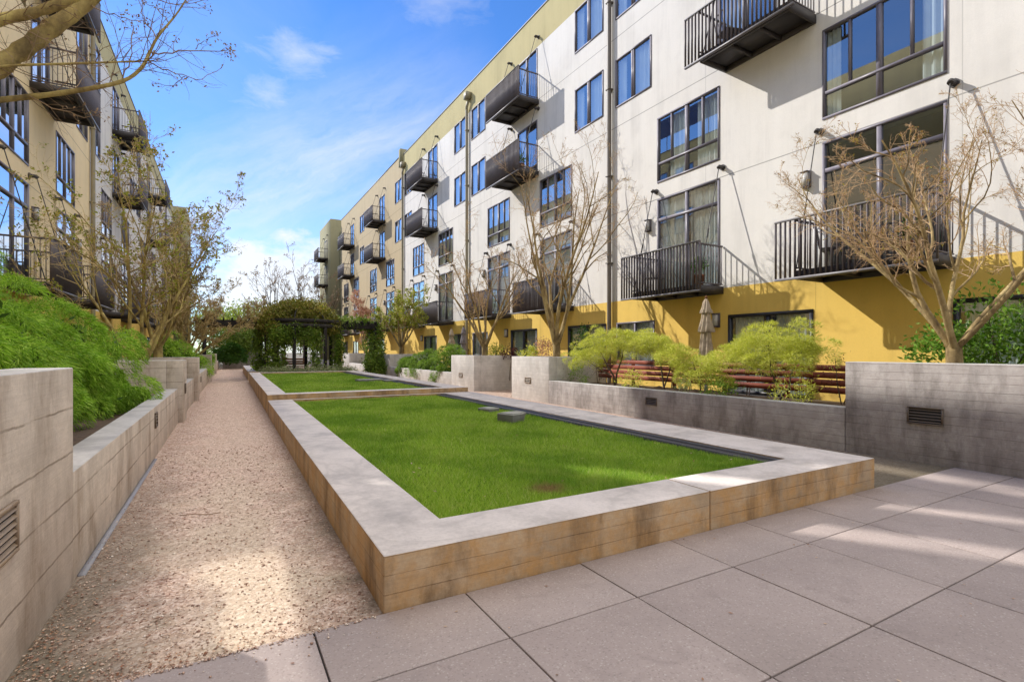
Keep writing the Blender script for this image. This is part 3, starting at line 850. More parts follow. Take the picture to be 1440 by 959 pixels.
XW = 8.53
def rwall(key, y0, y1, h, t, label, ret=0):
    m_ = MB(); m_.box(XW, XW+t, y0, y1, -.05, h)
    if ret:
        m_.box(XW+t+.002, XW+ret, y0, y0+.28, -.05, h); m_.box(XW+t+.002, XW+ret, y1-.28, y1, -.05, h)
    o = tag(m_.build('concrete_wall', M['conc_right' if key in ('R0', 'R1') else 'conc_right_lit']), label, 'wall', 'board formed concrete garden walls')
    bevel(o, .009, 2); WALLS[key] = o
    return o
rwall('R0', -5, 4.40, 1.40, .36, 'tall grey concrete wall at the right edge under the bare tree, with bronze louvre')
rwall('R1', 4.41, 12.76, .68, .24, 'long low grey concrete wall in front of the red slat fence')
rwall('R2', 12.765, 15.0, 1.38, .30, 'pale tall concrete pier right of the dark recess, below the spreading bare tree', 2.2)
rwall('R3', 17.95, 20.2, 1.38, .30, 'pale tall concrete pier left of the dark recess, below the second bare tree', 2.2)
rwall('R4', 20.205, 29.3, .64, .24, 'low pale concrete wall in front of the rounded green mounds')
rwall('R5', 29.305, 31.6, 1.36, .30, 'tall pale pier between the mounds and the ivy covered post', 2.2)
rwall('R6', 31.605, 40.0, .64, .24, 'low pale wall below the ivy covered post, with leaning shadows')
rwall('R7', 40.005, 42.4, 1.36, .30, 'farthest tall pale pier right of the pergola', 2.2)
rwall('R8', 42.405, 54.0, .70, .24, 'far low wall on the right seen through the pergola')
vent(WALLS['R0'], -1, XW, 3.35, .665, .42, .24, 'vent', 5)
vent(WALLS['R1'], -1, XW, 8.56, .42, .35, .18, 'vent', 4)
vent(WALLS['R2'], -1, XW, 13.95, .63, .35, .18, 'vent_light', 3)
vent(WALLS['R3'], -1, XW, 19.2, .58, .35, .18, 'vent_light', 3)
vent(WALLS['R4'], -1, XW, 25.2, .40, .26, .2, 'vent_light', 3)

# planting beds
def bed(x0, x1, y0, y1, z):
    n = 40; m_ = MB()
    ys = np.linspace(y0, y1, n); xs_ = np.linspace(x0, x1, 6)
    g = z + RNG.normal(0, .02, (n, 6))
    for i in range(n-1):
        for j in range(5):
            m_.quad((xs_[j], ys[i], g[i, j]), (xs_[j+1], ys[i], g[i, j+1]), (xs_[j+1], ys[i+1], g[i+1, j+1]), (xs_[j], ys[i+1], g[i+1, j]))
    tag(m_.build('planting_bed', M['soil'], smooth=True), kind='structure')
def bedL(y0, y1, z):
    m_ = MB(); n = 30; ys = np.linspace(y0, y1, n)
    g = z + RNG.normal(0, .022, (n, 7))
    for i in range(n-1):
        for j in range(6):
            fx = lambda k, y: leftx(y) - .2 - k*.45
            m_.quad((fx(j+1, ys[i]), ys[i], g[i, j+1]), (fx(j, ys[i]), ys[i], g[i, j]), (fx(j, ys[i+1]), ys[i+1], g[i+1, j]), (fx(j+1, ys[i+1]), ys[i+1], g[i+1, j+1]))
    tag(m_.build('planting_bed', M['soil'], smooth=True), kind='structure')
bedL(-5, 13.3, .56); bedL(13.56, 14.05, 1.2); bedL(14.3, 18.7, .56); bedL(19.7, 30, .56); bedL(31, 39.6, .56); bedL(40.6, 51.5, .56)
bed(8.6, 10.44, -5, 4.4, 1.25); bed(8.6, 10.44, 4.4, 12.76, .57); bed(8.7, 10.44, 13.0, 14.8, 1.25); bed(8.7, 10.44, 18.2, 20, 1.25)
bed(8.6, 10.44, 20.2, 29.3, .55); bed(8.7, 10.44, 29.5, 31.4, 1.2); bed(8.6, 10.44, 31.6, 40, .55); bed(8.7, 10.44, 40.2, 42.2, 1.2); bed(8.6, 10.44, 42.4, 54, .55)
bed(1.8, 7.6, 28.7, 46, .1)

l1 = lambda y: -.905 + .0075*y
m_ = MB(); m_.prism([(l1(4.6)+.004, 4.6), (l1(4.6)+.05, 4.6), (l1(9.0)+.04, 9.0), (l1(9.0)+.004, 9.0)], -.01, .010)
tag(m_.build('drain_strip', M['zinc']), 'pale metal drain strip at the foot of the low left wall', 'drain')

# red slat fence behind the low right wall
fr = empty('slat_fence', (10.36, 4.62, .55), 'red brown horizontal slat fence behind the lime green shrubs', 'fence')
m_ = MB()
for k in range(4):
    z = .19 + k*.145
    m_.box(-.015, .015, 0, 8.05, z, z+.118)
m_.build('slats', M['timber'], fr)
for y in np.arange(.35, 8.1, 1.55):
    m_ = MB(); m_.box(.017, .085, y-.04, y+.04, .0, .80); m_.build('post', M['timber'], fr)

# ------------------------------------------------------------------ plants
import zlib
SEEDS = {}
def reseed(label):
    global RNG
    RNG = np.random.default_rng(zlib.crc32(label.encode()) + SEEDS.get(label[:14], 0))
def unit(v): return v/(np.linalg.norm(v, axis=-1, keepdims=True)+1e-9)

def leaf_quads(C, D, L, W, nrm=None):
    """C (n,3) base, D (n,3) unit direction, L length, W width -> diamond leaves"""
    n = len(C)
    rv = unit(RNG.normal(size=(n, 3))) if nrm is None else nrm
    S = unit(np.cross(D, rv))
    L = np.broadcast_to(L, (n,))[:, None]; W = np.broadcast_to(W, (n,))[:, None]
    P = np.empty((n, 4, 3))
    P[:, 0] = C; P[:, 1] = C + D*L*.45 + S*W*.5; P[:, 2] = C + D*L; P[:, 3] = C + D*L*.45 - S*W*.5
    return P.reshape(-1, 3), np.arange(n*4).reshape(n, 4)

def leaves_obj(name, parts, m, parent=None, loc=(0, 0, 0)):
    v, f, off = [], [], 0
    for a, b in parts:
        v.append(a); f.append(b+off); off += len(a)
    return link(name, raw_mesh(name, np.concatenate(v), [np.concatenate(f)], m), parent, loc)

def tuft_points(rad, n, lump=.22, low=-.25, inner=.25):
    """lumpy ellipsoid shell points and their outward directions"""
    d = unit(RNG.normal(size=(n*3, 3))); d = d[d[:, 2] > low][:n]
    k = RNG.normal(size=(7, 3))*2.2; ph = RNG.random(7)*6
    l = 1 + lump*np.mean(np.sin(d@k.T + ph), axis=1)*2.2
    dep = 1 - inner*RNG.random(len(d))**1.5
    return d*np.array(rad)*(l*dep)[:, None], d

def feathery(name, label, cat, loc, blobs, per, size, L, W, m, droop=.8, wood=None, group=None, low=-.25, lump=.25, core=None, flat=.75, shell=.55):
    """shrub of pillowy tufts: every tuft is a small dome thatched with fine needles that hang outward and down.
    blobs: (offset, radii, tufts)"""
    reseed(label)
    r = empty(name, loc, label, cat, group)
    parts = []; cores = []
    for off, rad, nt in blobs:
        P, d = tuft_points(rad, nt, lump, low, .35)
        P = P + np.array(off); n = len(P)
        sz = size*(.65 + .7*RNG.random(n))
        u = unit(RNG.normal(size=(n, per, 3)) + d[:, None]*.9 + A_([0, 0, .45]))
        sh = (shell + (1.05-shell)*RNG.random((n, per))**.6)*sz[:, None]
        cen = P[:, None] + u*sh[..., None]*A_([1, 1, flat])
        dirs = unit(u*.75 + d[:, None]*.25 + RNG.normal(size=(n, per, 3))*.30 + A_([0, 0, -1.0])*droop)
        ll = L*(.6+.7*RNG.random(n*per))
        parts.append(leaf_quads(cen.reshape(-1, 3), dirs.reshape(-1, 3), ll, W*(.7+.6*RNG.random(n*per))))
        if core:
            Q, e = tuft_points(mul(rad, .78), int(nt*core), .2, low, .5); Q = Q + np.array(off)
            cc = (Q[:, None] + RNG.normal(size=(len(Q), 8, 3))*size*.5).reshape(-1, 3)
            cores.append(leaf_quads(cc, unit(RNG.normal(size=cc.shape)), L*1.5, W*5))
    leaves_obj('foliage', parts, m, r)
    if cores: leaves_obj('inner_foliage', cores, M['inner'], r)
    if wood:
        wm, stems = wood
        q = MB()
        for pts, ra in stems: q.tube(pts, ra, 6)
        q.build('stem', wm, r, smooth=True)
    return r
A_ = np.array

FS = 'feathery shrubs behind the low left wall'
feathery('feathery_shrub', 'huge feathery bright green shrub rising behind the tall left wall', 'shrub', (-3.1, 7.6, .55),
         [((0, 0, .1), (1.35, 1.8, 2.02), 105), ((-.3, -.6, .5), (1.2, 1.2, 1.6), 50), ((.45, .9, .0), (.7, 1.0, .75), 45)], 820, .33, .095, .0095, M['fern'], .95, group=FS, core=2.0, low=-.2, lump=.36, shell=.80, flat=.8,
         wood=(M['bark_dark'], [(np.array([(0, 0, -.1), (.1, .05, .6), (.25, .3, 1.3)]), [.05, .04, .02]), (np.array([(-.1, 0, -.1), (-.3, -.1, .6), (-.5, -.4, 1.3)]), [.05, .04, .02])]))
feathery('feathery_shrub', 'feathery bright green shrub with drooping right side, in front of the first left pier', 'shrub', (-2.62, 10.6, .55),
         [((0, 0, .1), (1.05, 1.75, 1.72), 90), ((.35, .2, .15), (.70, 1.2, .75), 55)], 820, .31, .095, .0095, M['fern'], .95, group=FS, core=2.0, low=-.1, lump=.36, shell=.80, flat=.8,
         wood=(M['bark_dark'], [(np.array([(0, 0, -.1), (.1, .05, .5), (.2, .3, 1.1)]), [.05, .04, .02])]))
for x, y, rx, ry, rz, lb_ in ((-1.75, 24.5, .85, 1.3, 1.55, 'rounded bright green shrub beside the tree, behind the second left pier'),
                              (-1.35, 28.2, .8, 1.2, 1.2, 'smaller rounded green shrub before the third left pier'),
                              (-1.2, 35.0, .7, 1.5, 1.05, 'low green shrub past the third left pier')):
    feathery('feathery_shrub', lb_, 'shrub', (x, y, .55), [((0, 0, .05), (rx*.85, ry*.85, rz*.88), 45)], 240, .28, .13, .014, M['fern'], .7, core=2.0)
feathery('box_shrub', 'dark green clipped round shrub at the far end of the path', 'shrub', (.75, 50.2, .3), [((0, 0, .6), (1.1, 1.1, 1.15), 60)], 110, .3, .13, .05, M['box_leaf'], .1, lump=.1, core=2.0)

def lime(label, loc, blobs, stems, per=120):
    blobs = [((o_[0], o_[1], o_[2]*.90), (r_[0], r_[1]*1.05, r_[2]*.92), int(n_*.75)) for o_, r_, n_ in blobs]
    return feathery('lime_shrub', label, 'shrub', loc, blobs, per, .135, .075, .0075, M['lime'], .05, (M['bark_dark'], stems), 'lime green shrubs behind the low right wall', -.5, .45, flat=.6)
lime('wide airy lime shrub overhanging the corner of the pier, left of its neighbours', (9.35, 10.75, .57),
     [((-.1, .55, 1.05), (.55, .75, .50), 120), ((.05, -.15, 1.30), (.6, .75, .42), 130), ((-.25, 1.0, .75), (.5, .55, .35), 70), ((.2, -.75, 1.2), (.5, .5, .38), 70)],
     [(A_([(0, 0, -.05), (.05, .1, .3), (-.05, .3, .65), (-.1, .55, 1.05)]), [.03, .026, .02, .008]), (A_([(0, 0, -.05), (-.03, -.12, .4), (.08, -.2, .8), (.1, -.3, 1.3)]), [.03, .024, .018, .008]), (A_([(-.02, .1, .3), (-.15, .5, .5), (-.25, .95, .75)]), [.02, .015, .006])])
lime('middle lime shrub just left of the closed beige parasol', (9.35, 8.95, .57),
     [((.05, .25, 1.15), (.5, .55, .36), 100), ((-.1, -.35, .95), (.42, .5, .30), 80)],
     [(A_([(0, 0, -.05), (.03, .1, .4), (.0, .15, .8), (.05, .25, 1.2)]), [.025, .02, .015, .006]), (A_([(0, .02, .1), (-.05, -.2, .5), (-.1, -.35, .95)]), [.02, .015, .006])])
lime('dense lime shrub with crooked forked trunk right of the parasol', (9.30, 6.15, .57),
     [((.05, .1, 1.15), (.55, .80, .42), 190), ((-.1, .85, .85), (.42, .5, .33), 80), ((.15, -.55, 1.05), (.4, .45, .32), 70), ((-.2, -.1, .8), (.35, .45, .22), 50)],
     [(A_([(0, -.1, -.05), (-.05, -.25, .15), (.03, -.1, .35), (.0, .0, .6), (.05, .1, 1.1)]), [.032, .028, .026, .02, .008]), (A_([(-.05, -.25, .15), (-.1, -.42, .3), (-.02, -.4, .55), (.1, -.55, 1.0)]), [.022, .02, .016, .007]), (A_([(.0, .0, .5), (-.05, .4, .65), (-.1, .8, .85)]), [.02, .015, .007])])
lime('small low lime plant in front of the fence between two lime shrubs', (9.2, 7.75, .57), [((0, 0, .45), (.35, .5, .28), 60), ((.05, .3, .75), (.3, .35, .22), 40)],
     [(A_([(0, 0, -.05), (.02, .03, .3), (.05, .25, .7)]), [.018, .014, .006])])

def leafy(name, label, cat, loc, blobs, per, size, L, W, m, group=None, stems=None, wm=None, lump=.22, low=-.6, up=.2):
    reseed(label)
    r = empty(name, loc, label, cat, group); parts = []
    for off, rad, nt in blobs:
        P, d = tuft_points(rad, nt, lump, low, .5); P = P + A_(off)
        n = len(P)
        cen = P[:, None] + RNG.normal(size=(n, per, 3))*size*.5
        dirs = unit(d[:, None]*.6 + RNG.normal(size=(n, per, 3))*.7 + A_([0, 0, up]))
        parts.append(leaf_quads(cen.reshape(-1, 3), dirs.reshape(-1, 3), L*(.6+.6*RNG.random(n*per)), W*(.7+.5*RNG.random(n*per))))
    leaves_obj('foliage', parts, m, r)
    if stems:
        q = MB()
        for pts, ra in stems: q.tube(pts, ra, 7)
        q.build('stem', wm or M['bark_dark'], r, smooth=True)
    return r
leafy('laurel_bush', 'glossy green broad leaved bush behind the tall right wall, beside the bare tree', 'shrub', (10.25, 3.05, 1.22),
      [((.0, 0, .45), (.62, .85, .75), 120), ((-.1, .55, .3), (.45, .5, .45), 50), ((.1, -.8, .4), (.6, .8, .7), 90)], 16, .22, .10, .042, M['laurel'],
      stems=[(A_([(0, 0, -.1), (.05, .1, .4), (.1, .2, .9)]), [.025, .02, .008]), (A_([(0, -.1, -.1), (-.05, -.3, .4), (-.1, -.5, .9)]), [.025, .02, .008])])
MG = 'rounded green mounds'
for x, y, rx, ry, rz, lb_ in ((9.3, 22.2, .75, 1.5, 1.35, 'largest rounded green mound, beside the second bare tree'),
                              (9.2, 24.8, .75, 1.6, 1.2, 'middle rounded green mound behind the low pale wall'),
                              (9.05, 27.4, .6, 1.0, .65, 'smallest green mound at the left, behind the low pale wall')):
    feathery('mounded_shrub', lb_, 'shrub', (x, y, .5), [((0, 0, .0), (rx*.85, ry*.85, rz*.85), 50)], 260, .27, .10, .016, M['mound'], .5, group=MG, lump=.22, core=2.0)
for px_, Xp, z0, rz, mt, lb_ in ((697, 10.0, 1.25, .3, 'yellow_green', 'small spiky yellow green plant on the recess pier, left one'), (717, 10.1, 1.25, .22, 'plum', 'small dark plum leaved plant between the bare trees'),
                          (745, 9.9, 1.25, .3, 'lime', 'small lime green plant left of the spreading bare tree'), (765, 10.2, 1.25, .55, 'pink', 'reddish leaved shrub just left of the spreading bare tree'),
                          (820, 10.2, 1.25, .6, 'box_leaf', 'dark green shrub just right of the spreading bare tree')):
    t = Xp/(SN+CS*(px_-720)/720); Yp = (CS-SN*(px_-720)/720)*t
    if 15.0 < Yp < 17.95 : z0 = .42
    leafy('small_shrub', lb_, 'shrub', (Xp, Yp, z0), [((0, 0, rz*.9 if z0 > 1 else 1.0), (.32, .36, rz), 40)], 14, .16, .11, .035, M[mt], 'small plants on the right hand beds',
          stems=[(A_([(0, 0, -.05), (.02, .02, .3), (.05, 0, .7)]), [.02, .015, .006])])
for y, lb_ in ((5.05, 'thin red leaved sapling at the right end of the slat fence'), (11.9, 'dark plum leaved plant at the left end of the slat fence')):
    leafy('small_shrub', lb_, 'shrub', (9.7, y, .57), [((0, 0, .45), (.25, .4, .4), 26)], 9, .18, .05, .02, M['plum'], stems=[(A_([(0, 0, -.05), (.02, .1, .4), (.05, .15, .85)]), [.012, .01, .004]), (A_([(0, 0, 0), (.02, -.15, .4), (-.05, -.25, .75)]), [.012, .01, .004])])
leafy('small_shrub', 'tiny pale green seedling on the edge of the low right wall', 'shrub', (8.95, 8.05, .57), [((0, 0, .22), (.14, .16, .2), 16)], 9, .08, .08, .02, M['cover'])

for y_, x_, rz, mt, lb_ in ((5.5, 9.0, .28, 'lime', 'low lime plant at the right end of the bed before the slat fence'), (7.1, 9.05, .22, 'mound', 'low green plant between the two right lime shrubs'),
                            (9.75, 9.05, .26, 'lime', 'low lime plant below the parasol, before the slat fence'), (12.2, 9.2, .34, 'mound', 'green plant at the left end of the bed beside the pale pier')):
    leafy('small_shrub', lb_, 'shrub', (x_, y_, .57), [((0, 0, rz*.8), (.28, .38, rz), 34)], 16, .13, .09, .016, M[mt], 'low plants before the slat fence')

# ------------------------------------------------------------------ trees
def polylines(S, D, L, K, wig, up):
    """grow B polylines at once: start, direction, length"""
    B = len(S); P = np.empty((B, K, 3)); P[:, 0] = S; d = unit(D)
    bend = RNG.normal(size=(B, 3))*wig*.6
    for k in range(1, K):
        d = unit(d + bend*.35 + RNG.normal(size=(B, 3))*wig*.55 + A_([0, 0, up])*.35)
        P[:, k] = P[:, k-1] + d*(L/(K-1))[:, None]
    return P

def spawn(P, Rr, Lp, per, t0, ratio, ang, K, wig, up, rk=.62, rmin=.0016):
    """children along each parent polyline"""
    B, Kp, _ = P.shape
    n = B*per
    pi = np.repeat(np.arange(B), per)
    t = t0 + (1-t0)*((np.tile(np.arange(per), B) + RNG.random(n))/per)
    f = np.clip(t*(Kp-1), 0, Kp-1.001); i = f.astype(int); w = (f-i)[:, None]
    S = P[pi, i]*(1-w) + P[pi, i+1]*w
    T = unit(P[pi, i+1] - P[pi, i])
    s = unit(np.cross(T, unit(RNG.normal(size=(n, 3)))))
    a = np.radians(ang)*(.6 + .7*RNG.random(n))[:, None]
    D = T*np.cos(a) + s*np.sin(a)
    L = Lp[pi]*ratio*(.55+.8*RNG.random(n))*(1.12-.55*t)
    r0 = np.maximum((Rr[pi, i]*(1-w[:, 0]) + Rr[pi, np.minimum(i+1, Kp-1)]*w[:, 0])*rk, rmin)
    C = polylines(S, D, L, K, wig, up)
    R2 = r0[:, None]*np.linspace(1, .35, K)[None]
    return C, np.maximum(R2, rmin*.7), L

def put_tubes(name, sets, m, parent):
    v, f, off = [], [], 0
    for P, Rr, n in sets:
        a, b = tubes(P, Rr, n); v.append(a); f.append(b+off); off += len(a)
    return link(name, raw_mesh(name, np.concatenate(v), [np.concatenate(f)], m, True), parent)

def vase_tree(name, label, loc, H, spread, nst, bark, twig, leaf=None, nleaf=0, leafsize=(.03, .012), r0=.06, fork=.35, per=(6, 6, 6, 3),
              lean=(0, 0), group=None, up=.16, seedm=None, nseed=0, tw=.0022, trunk_r=None, wig=.30, az0=0.0):
    """several stems flaring from a short trunk, branching four times down to fine twigs"""
    reseed(label)
    r = empty(name, loc, label, 'tree', group)
    q = MB()
    tr = trunk_r or r0*1.5
    q.tube(A_([(0, 0, -.1), (.01, .0, fork*.4), (lean[0]*.05, lean[1]*.05, fork+.06)]), A_([tr*1.35, tr*1.05, tr*.95]), 12)
    az = az0 + (np.arange(nst) + RNG.normal(0, .16, nst))*2*np.pi/nst
    tilt = spread*(.55 + .6*RNG.random(nst))
    D = np.stack([np.cos(az)*tilt + lean[0], np.sin(az)*tilt + lean[1], np.ones(nst)], 1)
    S = np.stack([np.cos(az)*tr*.45, np.sin(az)*tr*.45, np.full(nst, fork)], 1)
    L0 = (H-fork)*(.85+.3*RNG.random(nst))*np.sqrt(1+tilt**2*.6)
    P0 = polylines(S, D, L0, 10, .14, up); R0 = (r0*(.75+.45*RNG.random(nst)))[:, None]*np.linspace(1, .16, 10)[None]
    P1, R1, L1 = spawn(P0, R0, L0, per[0], .22, .50, 36, 8, wig*.8, up*1.3, .62)
    P2, R2, L2 = spawn(P1, R1, L1, per[1], .2, .46, 38, 6, wig, up, .60, tw*1.2)
    P3, R3, L3 = spawn(P2, R2, L2, per[2], .15, .46, 40, 5, wig*1.1, up*.6, .6, tw)
    sets_t = [(P2, R2, 4), (P3, R3, 3)]
    tips = [P3[:, -1], P3[:, 2], P2[:, -1]]
    if len(per) > 3 and per[3]:
        P4, R4, L4 = spawn(P3, R3, L3, per[3], .2, .55, 42, 4, wig*1.2, up*.3, .7, tw*.8)
        sets_t.append((P4, R4, 3)); tips.append(P4[:, -1]); tips.append(P4[:, 1])
    v0, f0 = tubes(P0, R0, 10); q.add(v0, f0); v1, f1 = tubes(P1, R1, 7); q.add(v1, f1)
    q.build('trunk', bark, r, smooth=True)
    put_tubes('crown', sets_t, twig, r)
    tips = np.concatenate(tips)
    for mm, nn, nm, sz in ((leaf, nleaf, 'leaves', leafsize), (seedm, nseed, 'seed_heads', (.035, .028))):
        if mm and nn:
            # leaves gather in small clusters so the crown keeps gaps
            ncl = max(1, nn//5)
            ci = RNG.integers(0, len(tips), ncl)
            C = np.repeat(tips[ci], 5, 0) + RNG.normal(0, sz[0]*.45, (ncl*5, 3))
            dd = unit(RNG.normal(size=(len(C), 3)) + A_([0, 0, -.2]))
            leaves_obj(nm, [leaf_quads(C, dd, sz[0]*(.6+.8*RNG.random(len(C))), sz[1])], mm, r)
    return r

BT = 'bare trees along the right hand building'
vase_tree('bare_tree', 'large bare multi stemmed tree in front of the right end balcony, twigs with yellow buds', (9.45, 3.35, 1.22), 3.35, .80, 6, M['bark_grey'], M['twig'], M['bud'], 2600, (.034, .016), .050, .40, (8, 7, 6, 4), (0, .10), BT, .10, tw=.0030, trunk_r=.10, az0=.4)
vase_tree('bare_tree', 'wide spreading bare tree on the pale pier right of the recess', (9.6, 13.9, 1.22), 5.3, .62, 6, M['bark_grey'], M['twig'], M['bud'], 900, (.05, .022), .07, .55, (6, 6, 5, 3), (-.05, .02), BT, .16, tw=.0042, trunk_r=.12, az0=.1)
vase_tree('bare_tree', 'second bare tree, on the pale pier left of the recess', (9.6, 19.2, 1.22), 4.4, .62, 6, M['bark_grey'], M['twig'], M['bud'], 500, (.06, .026), .06, .5, (6, 6, 5, 3), (-.03, 0), BT, .16, tw=.005, trunk_r=.11, az0=.8)
LT = 'multi stemmed trees along the left of the path'
vase_tree('multi_stem_tree', 'multi stemmed tree with lichen bark and sparse leaves behind the big feathery shrubs', (-2.0, 17.2, .5), 4.7, .66, 5, M['bark_lichen'], M['twig_tan'], M['olive_leaf'], 4200, (.085, .045), .052, .5, (7, 7, 5, 4), (.03, -.03), LT, .17, M['seed'], 1800, tw=.0042, trunk_r=.12)
vase_tree('multi_stem_tree', 'tree with low trunk and dry seed heads leaning over the path by the piers', (-1.75, 19.9, 1.2), 3.7, .80, 6, M['bark_lichen'], M['twig_dark'], M['olive_leaf'], 1500, (.09, .045), .054, .45, (7, 7, 5, 4), (.17, .05), LT, .15, M['seed'], 4600, tw=.0048, trunk_r=.13, az0=.5)
vase_tree('multi_stem_tree', 'brown crowned tree farther along the left of the path, before the pergola beam', (-1.4, 30.5, .5), 3.6, .7, 7, M['bark_lichen'], M['twig_tan'], M['brown_leaf'], 7000, (.10, .05), .06, .5, (6, 6, 5, 2), (.10, .0), LT, .12, tw=.008, trunk_r=.12)
vase_tree('multi_stem_tree', 'farthest brown tree on the left, near the end of the path', (-1.9, 41, .5), 3.6, .6, 6, M['bark_lichen'], M['twig_tan'], M['brown_leaf'], 5000, (.12, .06), .06, .5, (5, 5, 4, 2), (.1, 0), LT, .12, tw=.010, trunk_r=.12)
vase_tree('pink_tree', 'pinkish red twigged tree behind the right arm of the pergola', (9.9, 40.5, .6), 4.0, .42, 6, M['bark_grey'], M['twig'], M['pink'], 5200, (.13, .06), .06, .7, (6, 6, 4, 2), (0, 0), None, .14, tw=.010, trunk_r=.12)
vase_tree('leafing_tree', 'yellow green leafing tree left of the green mounds on the right', (9.6, 30.6, 1.1), 3.3, .72, 7, M['bark_grey'], M['twig_tan'], M['yellow_green'], 7000, (.12, .06), .06, .7, (6, 6, 4, 2), (0, 0), None, .10, tw=.007, trunk_r=.11)

# near tree whose limbs hang into the top left corner
nt = empty('overhanging_tree', (-2.75, 3.6, .5), 'lichen covered tree limbs reaching in from the top left corner', 'tree')
def rel(px, py, t): 
    p = at(px, py, t); return (p[0]+2.75, p[1]-3.6, p[2]-.5)
limbs = [
    ([(0, 0, 1.9), rel(-160, 205, 2.9), rel(-60, 130, 3.1), rel(0, 92, 3.25), rel(40, 65, 3.35), rel(75, 38, 3.45), rel(120, 5, 3.6), rel(190, -70, 3.8), rel(240, -170, 4.1)], [.075, .062, .056, .054, .052, .048, .045, .035, .02]),
    ([(0, 0, 2.2), rel(-180, 95, 2.9), rel(-80, 48, 3.05), rel(0, 28, 3.2), rel(55, 16, 3.3), rel(110, -6, 3.4), rel(190, -50, 3.6)], [.07, .045, .038, .034, .03, .027, .015]),
    ([(0, 0, 1.7), rel(-190, 185, 2.9), rel(-80, 152, 3.1), rel(0, 141, 3.3), rel(80, 132, 3.4), rel(165, 117, 3.5), rel(197, 98, 3.55), rel(210, 75, 3.6), rel(222, 52, 3.62), rel(247, 22, 3.7), rel(264, -4, 3.75)], [.055, .026, .021, .0185, .0165, .0135, .011, .0095, .008, .006, .004]),
    ([(0, 0, 1.9), rel(-120, 110, 3.0), rel(0, 94, 3.2), rel(100, 90, 3.35), rel(185, 87, 3.5), rel(214, 86, 3.55)], [.03, .012, .008, .0068, .006, .004]),
]
subs = [
    ([rel(213, 74, 3.6), rel(240, 77, 3.65), rel(272, 71, 3.7), rel(300, 72, 3.7), rel(322, 70, 3.72)], .0055),
    ([rel(210, 88, 3.58), rel(236, 99, 3.6), rel(262, 109, 3.62), rel(287, 113, 3.65), rel(311, 97, 3.7)], .0045),
    ([rel(221, 54, 3.62), rel(208, 36, 3.6), rel(200, 18, 3.6), rel(196, -5, 3.6)], .0045),
    ([rel(165, 117, 3.5), rel(180, 96, 3.5), rel(186, 70, 3.5), rel(186, 36, 3.52), rel(178, 24, 3.52)], .0048),
    ([rel(238, 32, 3.68), rel(226, 18, 3.7), rel(208, 4, 3.72), rel(190, -2, 3.72)], .0035),
    ([rel(120, 5, 3.6), rel(150, 18, 3.6), rel(180, 26, 3.62), rel(205, 30, 3.65)], .0045),
    ([rel(0, 30, 3.2), rel(40, 44, 3.2), rel(80, 66, 3.25), rel(130, 88, 3.3)], .004),
    ([rel(40, 134, 3.35), rel(70, 150, 3.3), rel(110, 164, 3.3), rel(140, 163, 3.3)], .004),
    ([rel(260, 108, 3.62), rel(240, 120, 3.6), rel(215, 118, 3.6)], .003),
    ([rel(275, 70, 3.7), rel(285, 58, 3.7), rel(304, 52, 3.72)], .003),
    ([rel(205, -8, 3.7), rel(232, 4, 3.7), rel(262, 6, 3.75), rel(300, -3, 3.8)], .004),
]
def smooth_pts(p, r=None, n=40):
    p = A_(p, dtype=float); k = np.linspace(0, len(p)-1, n); i = np.clip(k.astype(int), 0, len(p)-2); f = (k-i)[:, None]
    p0 = p[np.maximum(i-1, 0)]; p1 = p[i]; p2 = p[i+1]; p3 = p[np.minimum(i+2, len(p)-1)]
    q = .5*((2*p1) + (-p0+p2)*f + (2*p0-5*p1+4*p2-p3)*f**2 + (-p0+3*p1-3*p2+p3)*f**3)
    if r is None: return q
    return q, np.interp(k, np.arange(len(r)), r)*(1+.07*RNG.normal(size=n))
q = MB(); q.tube(A_([(0, 0, -.2), (.02, 0, .8), (0, .02, 1.7), (-.05, .05, 2.6)]), A_([.17, .13, .12, .08]), 14)
for p, rr in limbs:
    a, b = smooth_pts(p, rr); q.tube(a, b, 10)
q.build('trunk', M['bark_lichen'], nt, smooth=True)
tp = []; trr = []
for p, r_ in subs:
    s_ = smooth_pts(p, None, 12); s_[1:] += RNG.normal(0, .006, (11, 3)); tp.append(s_); trr.append(r_*np.linspace(1, .35, 12))
l2 = smooth_pts(limbs[2][0], None, 12); l3 = smooth_pts(limbs[3][0], None, 12); l0 = smooth_pts(limbs[0][0], None, 12); l1 = smooth_pts(limbs[1][0], None, 12)
SP = A_(tp); SR = A_(trr); SL = np.array([np.linalg.norm(np.diff(s, axis=0), axis=1).sum() for s in tp])
BP = A_([l2, l3, l0, l1]); BR = np.full((4, 12), .008); BL = np.array([1.6, 1.3, 1.3, 1.3])
C1, CR1, CL1 = spawn(SP, SR, SL, 8, .2, .32, 45, 5, .35, .05, .55, .0011)
C2, CR2, CL2 = spawn(BP, BR, BL, 24, .35, .30, 55, 6, .35, .0, .4, .0013)
C3, CR3, CL3 = spawn(C2, CR2, CL2, 4, .25, .45, 42, 4, .35, .0, .6, .0010)
put_tubes('crown', [(SP, SR, 5), (C1, CR1, 3), (C2, CR2, 3), (C3, CR3, 3)], M['twig_dark'], nt)
tips = np.concatenate([C1[:, -1], C1[:, 2], C2[:, -1], SP[:, -1]])
C = np.repeat(tips[RNG.integers(0, len(tips), 110)], 3, 0) + RNG.normal(0, .012, (330, 3))
C = np.concatenate([C, np.tile(SP[0, -1], (40, 1)) + RNG.normal(0, .025, (40, 3))])
leaves_obj('leaves', [leaf_quads(C, unit(RNG.normal(size=C.shape)), .022, .012)], M['seed'], nt)

